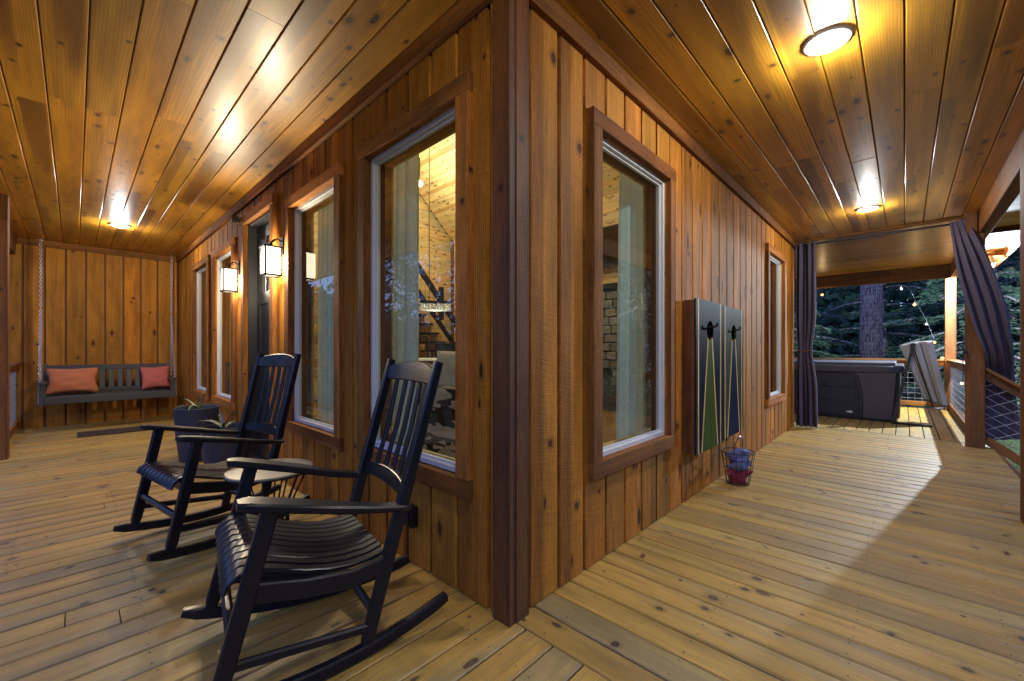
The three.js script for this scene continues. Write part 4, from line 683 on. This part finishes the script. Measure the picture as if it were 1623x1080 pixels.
// ================================================================ trees
const bark = (() => { const S = 512, d = new Uint8Array(S * S * 4), b = new Uint8Array(S * S * 4); for (let y = 0; y < S; y++) for (let x = 0; x < S; x++) { const v = Math.abs(noise(x / 13 + 2 * noise(y / 40, x / 60, 7), y / 46, 111) - .5) * 2, n = noise(x / 4, y / 9, 112), i = (y * S + x) * 4, k = .5 + .55 * smooth(.05, .5, v) * (.7 + .4 * n); d[i] = 168 * k; d[i + 1] = 156 * k; d[i + 2] = 156 * k; d[i + 3] = 255; b[i] = b[i + 1] = b[i + 2] = 255 * Math.min(1, k * .8); b[i + 3] = 255; } const m = new THREE.MeshStandardMaterial({ map: tex(d, S, S, true), bumpMap: tex(b, S, S), bumpScale: .014, roughness: .95 }); return m; })();
function trunkGeo(h, r0, r1, bend, seg = 14) { const pts = [], n = 10; for (let i = 0; i <= n; i++) { const t = i / n; pts.push(V(bend * Math.sin(t * 2.2), h * t, bend * .6 * Math.sin(t * 3.1))); } const pos = [], uv = []; const P = (i, k) => { const a = k / seg * Math.PI * 2, t = i / n, r = (r0 + (r1 - r0) * t) * (1 + (t < .05 ? .35 : 0)) * (1 + .05 * Math.sin(a * 5 + i)); return [pts[i].x + Math.cos(a) * r, pts[i].y, pts[i].z + Math.sin(a) * r]; }; for (let i = 0; i < n; i++) for (let k = 0; k < seg; k++) for (const [a, b] of [[i, k], [i + 1, k], [i + 1, k + 1], [i, k], [i + 1, k + 1], [i, k + 1]]) { pos.push(...P(a, b)); uv.push(b / seg * 2 * r0 * 6, a / n * h / 1.2); } const g = new THREE.BufferGeometry(); g.setAttribute('position', new THREE.Float32BufferAttribute(pos, 3)); g.setAttribute('uv', new THREE.Float32BufferAttribute(uv, 2)); return toCreasedNormals(g, 1.2); }
const leafMat = (r, g, b) => { const m = new THREE.MeshPhysicalMaterial({ roughness: .8, transmission: .3, thickness: 0, side: THREE.DoubleSide }); m.color.setRGB(r, g, b); return m; };
const LM = [leafMat(.045, .115, .055), leafMat(.042, .105, .06), leafMat(.08, .12, .06), leafMat(.115, .125, .055)];
function leafPush(pos, c, dir, len, wid) { // one folded leaf
  const s = V(rr(-1, 1), rr(-.3, .3), rr(-1, 1)).cross(dir).normalize().multiplyScalar(wid), tip = c.clone().addScaledVector(dir, len), mid = c.clone().addScaledVector(dir, len * .45), a = mid.clone().add(s).add(V(0, wid * .35, 0)), b = mid.clone().sub(s).add(V(0, wid * .35, 0));
  for (const p of [c, a, tip, c, tip, b]) pos.push(p.x, p.y, p.z);
}
function geoOf(pos) { const g = new THREE.BufferGeometry(); g.setAttribute('position', new THREE.Float32BufferAttribute(pos, 3)); g.computeVertexNormals(); return g; }
// hemlock: drooping flat sprays on layered boughs; broadleaf: clumps on limbs
function tree(kind, x, z, h, r, label, leaf, n, low = .12) {
  const g = thing(kind ? 'broadleaf_tree' : 'hemlock_tree', label, 'tree', [x, -.56, z], 'trees standing around the cabin'); const pos = [], limbs = [];
  part('trunk', trunkGeo(h * .95, .05 + h * .014, .03, rr(-.3, .3)), bark, g);
  const boughs = kind ? 26 : 46;
  for (let k = 0; k < boughs; k++) {
    const t = low + (1 - low) * Math.pow((k + rnd()) / boughs, .9), az = k * 2.4 + rr(-.4, .4), L = kind ? r * (.55 + .6 * rnd()) * Math.sin(Math.PI * Math.min(.95, .15 + t * .8)) : r * (1.02 - t * .92) * rr(.75, 1.15);
    const d = V(Math.cos(az), kind ? rr(.1, .7) : rr(-.05, .2), Math.sin(az)), base = V(0, h * t * (kind ? .8 : 1), 0), pts = []; for (let i = 0; i <= 5; i++) { const q = i / 5; pts.push(base.clone().addScaledVector(d, L * q).add(V(0, (kind ? .1 : -.28) * L * q * q, 0))); }
    limbs.push(new THREE.TubeGeometry(new THREE.CatmullRomCurve3(pts), 5, .012 + .03 * L / 3, 4).toNonIndexed());
    const m = Math.round(n / boughs * (L / r + .2));
    for (let i = 0; i < m; i++) {
      const q = Math.pow(rnd(), .6), p = base.clone().addScaledVector(d, L * q).add(V(0, (kind ? .1 : -.28) * L * q * q, 0)), side = V(-d.z, 0, d.x), sp = kind ? V(rr(-1, 1), rr(-.8, .8), rr(-1, 1)).multiplyScalar(.3 * L * (.5 + .5 * rnd())) : side.clone().multiplyScalar(rr(-1, 1) * L * .34 * (1 - .5 * q) * (q > .1 ? 1 : .4)).add(V(0, rr(-.12, .03), 0)); 
      p.add(sp); const dir = kind ? V(rr(-1, 1), rr(-.9, .3), rr(-1, 1)).normalize() : d.clone().add(side.clone().multiplyScalar(Math.sign(sp.dot(side)) * rr(.3, 1.2))).add(V(0, rr(-.6, -.1), 0)).normalize();
      leafPush(pos, p, dir, leaf * rr(.7, 1.4), leaf * (kind ? .3 : .16) * rr(.7, 1.3));
    }
  }
  part('limb', limbs, bark, g); part('crown', geoOf(pos), LM[Math.floor(rnd() * (kind ? 4 : 2)) % 4], g); return g;
}
{ const g = thing('pine_tree', 'thick bare pine trunk rising just behind the hot tub', 'tree', [.55, -.56, -13.0]); part('trunk', trunkGeo(16, .235, .17, .05, 28), bark, g); const pos = [], lim = []; for (let k = 0; k < 24; k++) { const a = rnd() * 6.28, y = rr(9, 15.5), L = rr(1.2, 2.6); lim.push(new THREE.TubeGeometry(new THREE.LineCurve3(V(0, y, 0), V(Math.cos(a) * L, y + .3, Math.sin(a) * L)), 3, .03, 4).toNonIndexed()); for (let i = 0; i < 120; i++) { const q = rr(.2, 1.05); leafPush(pos, V(Math.cos(a) * L * q + rr(-.4, .4), y + .3 * q + rr(-.3, .3), Math.sin(a) * L * q + rr(-.4, .4)), V(rr(-1, 1), rr(-.6, .6), rr(-1, 1)).normalize(), .25, .03); } } part('limb', lim, bark, g); part('crown', geoOf(pos), LM[1], g); }
const TR = [
  [0, -2.2, -14.2, 8.5, 3.2, 'hemlock with low drooping boughs left of the pine trunk, behind the tub', .13, 15000, .04],
  [0, 2.6, -15.0, 9, 3.4, 'hemlock with low drooping boughs right of the pine trunk', .13, 15000, .04],
  [0, .75, -17.5, 9, 3.4, 'tall hemlock filling the gap behind the pine trunk', .15, 9000, .04],
  [1, 5.6, -13.2, 7.5, 3.0, 'leafy tree beyond the rear railing, next to the floodlit post', .12, 7000, .15],
  [1, 6.4, -9.0, 8, 2.8, 'leafy tree with yellowing leaves outside the stair railing', .11, 7000, .14],
  [1, 4.6, -17.0, 8, 3.4, 'broad leafy tree farther behind the rear railing', .14, 7000, .12],
  [0, 9.5, -13.0, 9, 3.6, 'dark hemlock farther out beyond the stairs', .16, 7000, .05],
  [0, -6.0, -16.0, 9, 3.6, 'dark hemlock behind the far end of the rear deck', .16, 6000, .05],
  [1, 9.0, -3.5, 11, 3.4, 'leafy tree standing opposite the right porch wall', .16, 5000, .15],
  [1, 13.5, 2.0, 10, 3.4, 'leafy tree standing out from the porch corner', .16, 5000, .15],
  [1, -4.5, 13.5, 10, 3.4, 'leafy tree facing the front door', .16, 5000, .16],
  [0, -11.0, 14.0, 11, 3.4, 'hemlock facing the swing end of the porch', .17, 5000, .06],
  [1, -9.5, 6.5, 8, 2.6, 'leafy tree outside the swing railing', .12, 6000, .14],
  [1, -14, 9.5, 10, 3.2, 'leafy tree farther out from the swing end', .15, 5000, .14],
  [1, 5.5, 13.5, 10, 3.4, 'leafy tree diagonal from the porch corner', .16, 5000, .15]];
for (const t of TR) tree(...t);
function shrub(x, z, r, label) { const g = thing('shrub', label, 'shrub', [x, -.56, z], 'shrubs beyond the deck'); const pos = [], st = []; for (let k = 0; k < 12; k++) { const a = rnd() * 6.28, e = rr(.5, 1.3), L = r * rr(.6, 1.1), d = V(Math.cos(a) * Math.cos(e), Math.sin(e), Math.sin(a) * Math.cos(e)); st.push(new THREE.TubeGeometry(new THREE.LineCurve3(V(0, 0, 0), d.clone().multiplyScalar(L)), 3, .008, 4).toNonIndexed()); for (let i = 0; i < 110; i++) leafPush(pos, d.clone().multiplyScalar(L * rr(.25, 1.1)).add(V(rr(-.25, .25) * r, rr(-.15, .2) * r, rr(-.25, .25) * r)), V(rr(-1, 1), rr(-.5, .6), rr(-1, 1)).normalize(), .1, .03); } part('stem', st, bark, g); part('crown', geoOf(pos), LM[2], g); }
tree(0, -1.3, -12.6, 4.6, 1.9, 'young hemlock close behind the tub railing, left of the pine trunk', .1, 12000, .04); tree(0, 2.5, -12.9, 5, 2.0, 'young hemlock close behind the tub railing, right of the pine trunk', .1, 12000, .04); shrub(4.3, -9.2, 1.3, 'low shrub on the grass past the rear side railing'); shrub(4.4, -6.9, 1.1, 'low shrub on the grass at the foot of the stairs'); shrub(3.2, -11.3, 1.4, 'low shrub outside the rear deck corner');
// distant wood that closes the view on every side
{
  const pos = []; for (let i = 0; i < 16; i++) leafPush(pos, V(rr(-.5, .5), rr(-.35, .35), rr(-.5, .5)), V(rr(-1, 1), rr(-.8, .3), rr(-1, 1)).normalize(), .34, .09);
  const n = 15000, im = new THREE.InstancedMesh(geoOf(pos), LM[1], n), m = new THREE.Matrix4(); for (let i = 0; i < n; i++) { const a = rnd() * 6.283, rad = rr(19, 27), back = .5 - .5 * Math.sin(a), y = -.5 + (2.4 + 7.6 * back) * Math.pow(rnd(), 1.1) * (.8 + .3 * Math.sin(a * 9) * Math.sin(a * 4 + 1)); const s = rr(.8, 1.7); m.compose(V(-2 + Math.cos(a) * rad, y, -3 + Math.sin(a) * rad), new THREE.Quaternion().setFromEuler(new THREE.Euler(rr(-.3, .3), rnd() * 6.28, rr(-.3, .3))), V(s, s, s)); im.setMatrixAt(i, m); }
  im.name = 'distant_wood'; im.userData = { kind: 'stuff', label: 'dark distant wood surrounding the cabin', category: 'wood' }; fin(im); scene.add(im);
  const gp = []; const rg = () => { let x, z; do { x = rr(1.5, 8); z = rr(-14, 4); } while (x < 2.0 && z > -10.3 && true); return [x, z]; }; for (let i = 0; i < 26000; i++) { const [x, z] = rg(); const c = V(x, -.56, z), d = V(rr(-.4, .4), 1, rr(-.4, .4)).normalize(), L = rr(.05, .13), s = V(rr(-1, 1), 0, rr(-1, 1)).normalize().multiplyScalar(.004), t = c.clone().addScaledVector(d, L); for (const p of [c.clone().add(s), c.clone().sub(s), t]) gp.push(p.x, p.y, p.z); }
  const gm = part('grass', geoOf(gp), LM[2], scene); gm.userData = { kind: 'stuff', label: 'short grass beside the stairs and deck', category: 'grass' };
}
// fallen leaves and bits on the deck
{ const lg = [0, 1, 2].map(k => { const pos = []; const n = 8; for (let i = 0; i < n; i++) { const f = t => { const w = .014 * Math.sin(Math.PI * t) ** .8, c = .006 * Math.sin(t * 4 + k); return [[t * .055 - .027, .004 + c + .004, -w], [t * .055 - .027, .003 + c, 0], [t * .055 - .027, .005 + c, w]]; }; const a = f(i / n), b = f((i + 1) / n); for (const q of [0, 1]) for (const p of [a[q], a[q + 1], b[q + 1], a[q], b[q + 1], b[q]]) pos.push(...p); } return geoOf(pos); });
  const lm = [flat(.20, .055, .02, .8, { side: THREE.DoubleSide }), flat(.26, .13, .03, .8, { side: THREE.DoubleSide }), flat(.3, .24, .1, .8, { side: THREE.DoubleSide })];
  [[.15, -.92, 0, 'curled rust leaf on the deck near the tall window'], [1.62, -2.35, 0, 'rust leaf on the shaded deck by the stair opening'], [1.66, -2.7, 1, 'small brown leaf on the shaded deck toward the stairs'], [.62, -1.5, 2, 'tiny straw coloured leaf in the middle of the right deck'], [1.25, -.3, 2, 'tiny straw coloured leaf on the deck near the corner'], [.42, -3.4, 1, 'small brown leaf past the wire basket']].forEach(([x, z, k, lb]) => { const m = solo('fallen_leaf', lg[k], lm[k], lb, 'leaf', [x, .002, z], 'fallen leaves on the deck'); m.rotation.y = rnd() * 6; m.scale.setScalar(k === 2 ? .6 : .9); }); }
renderer.render(scene, camera);
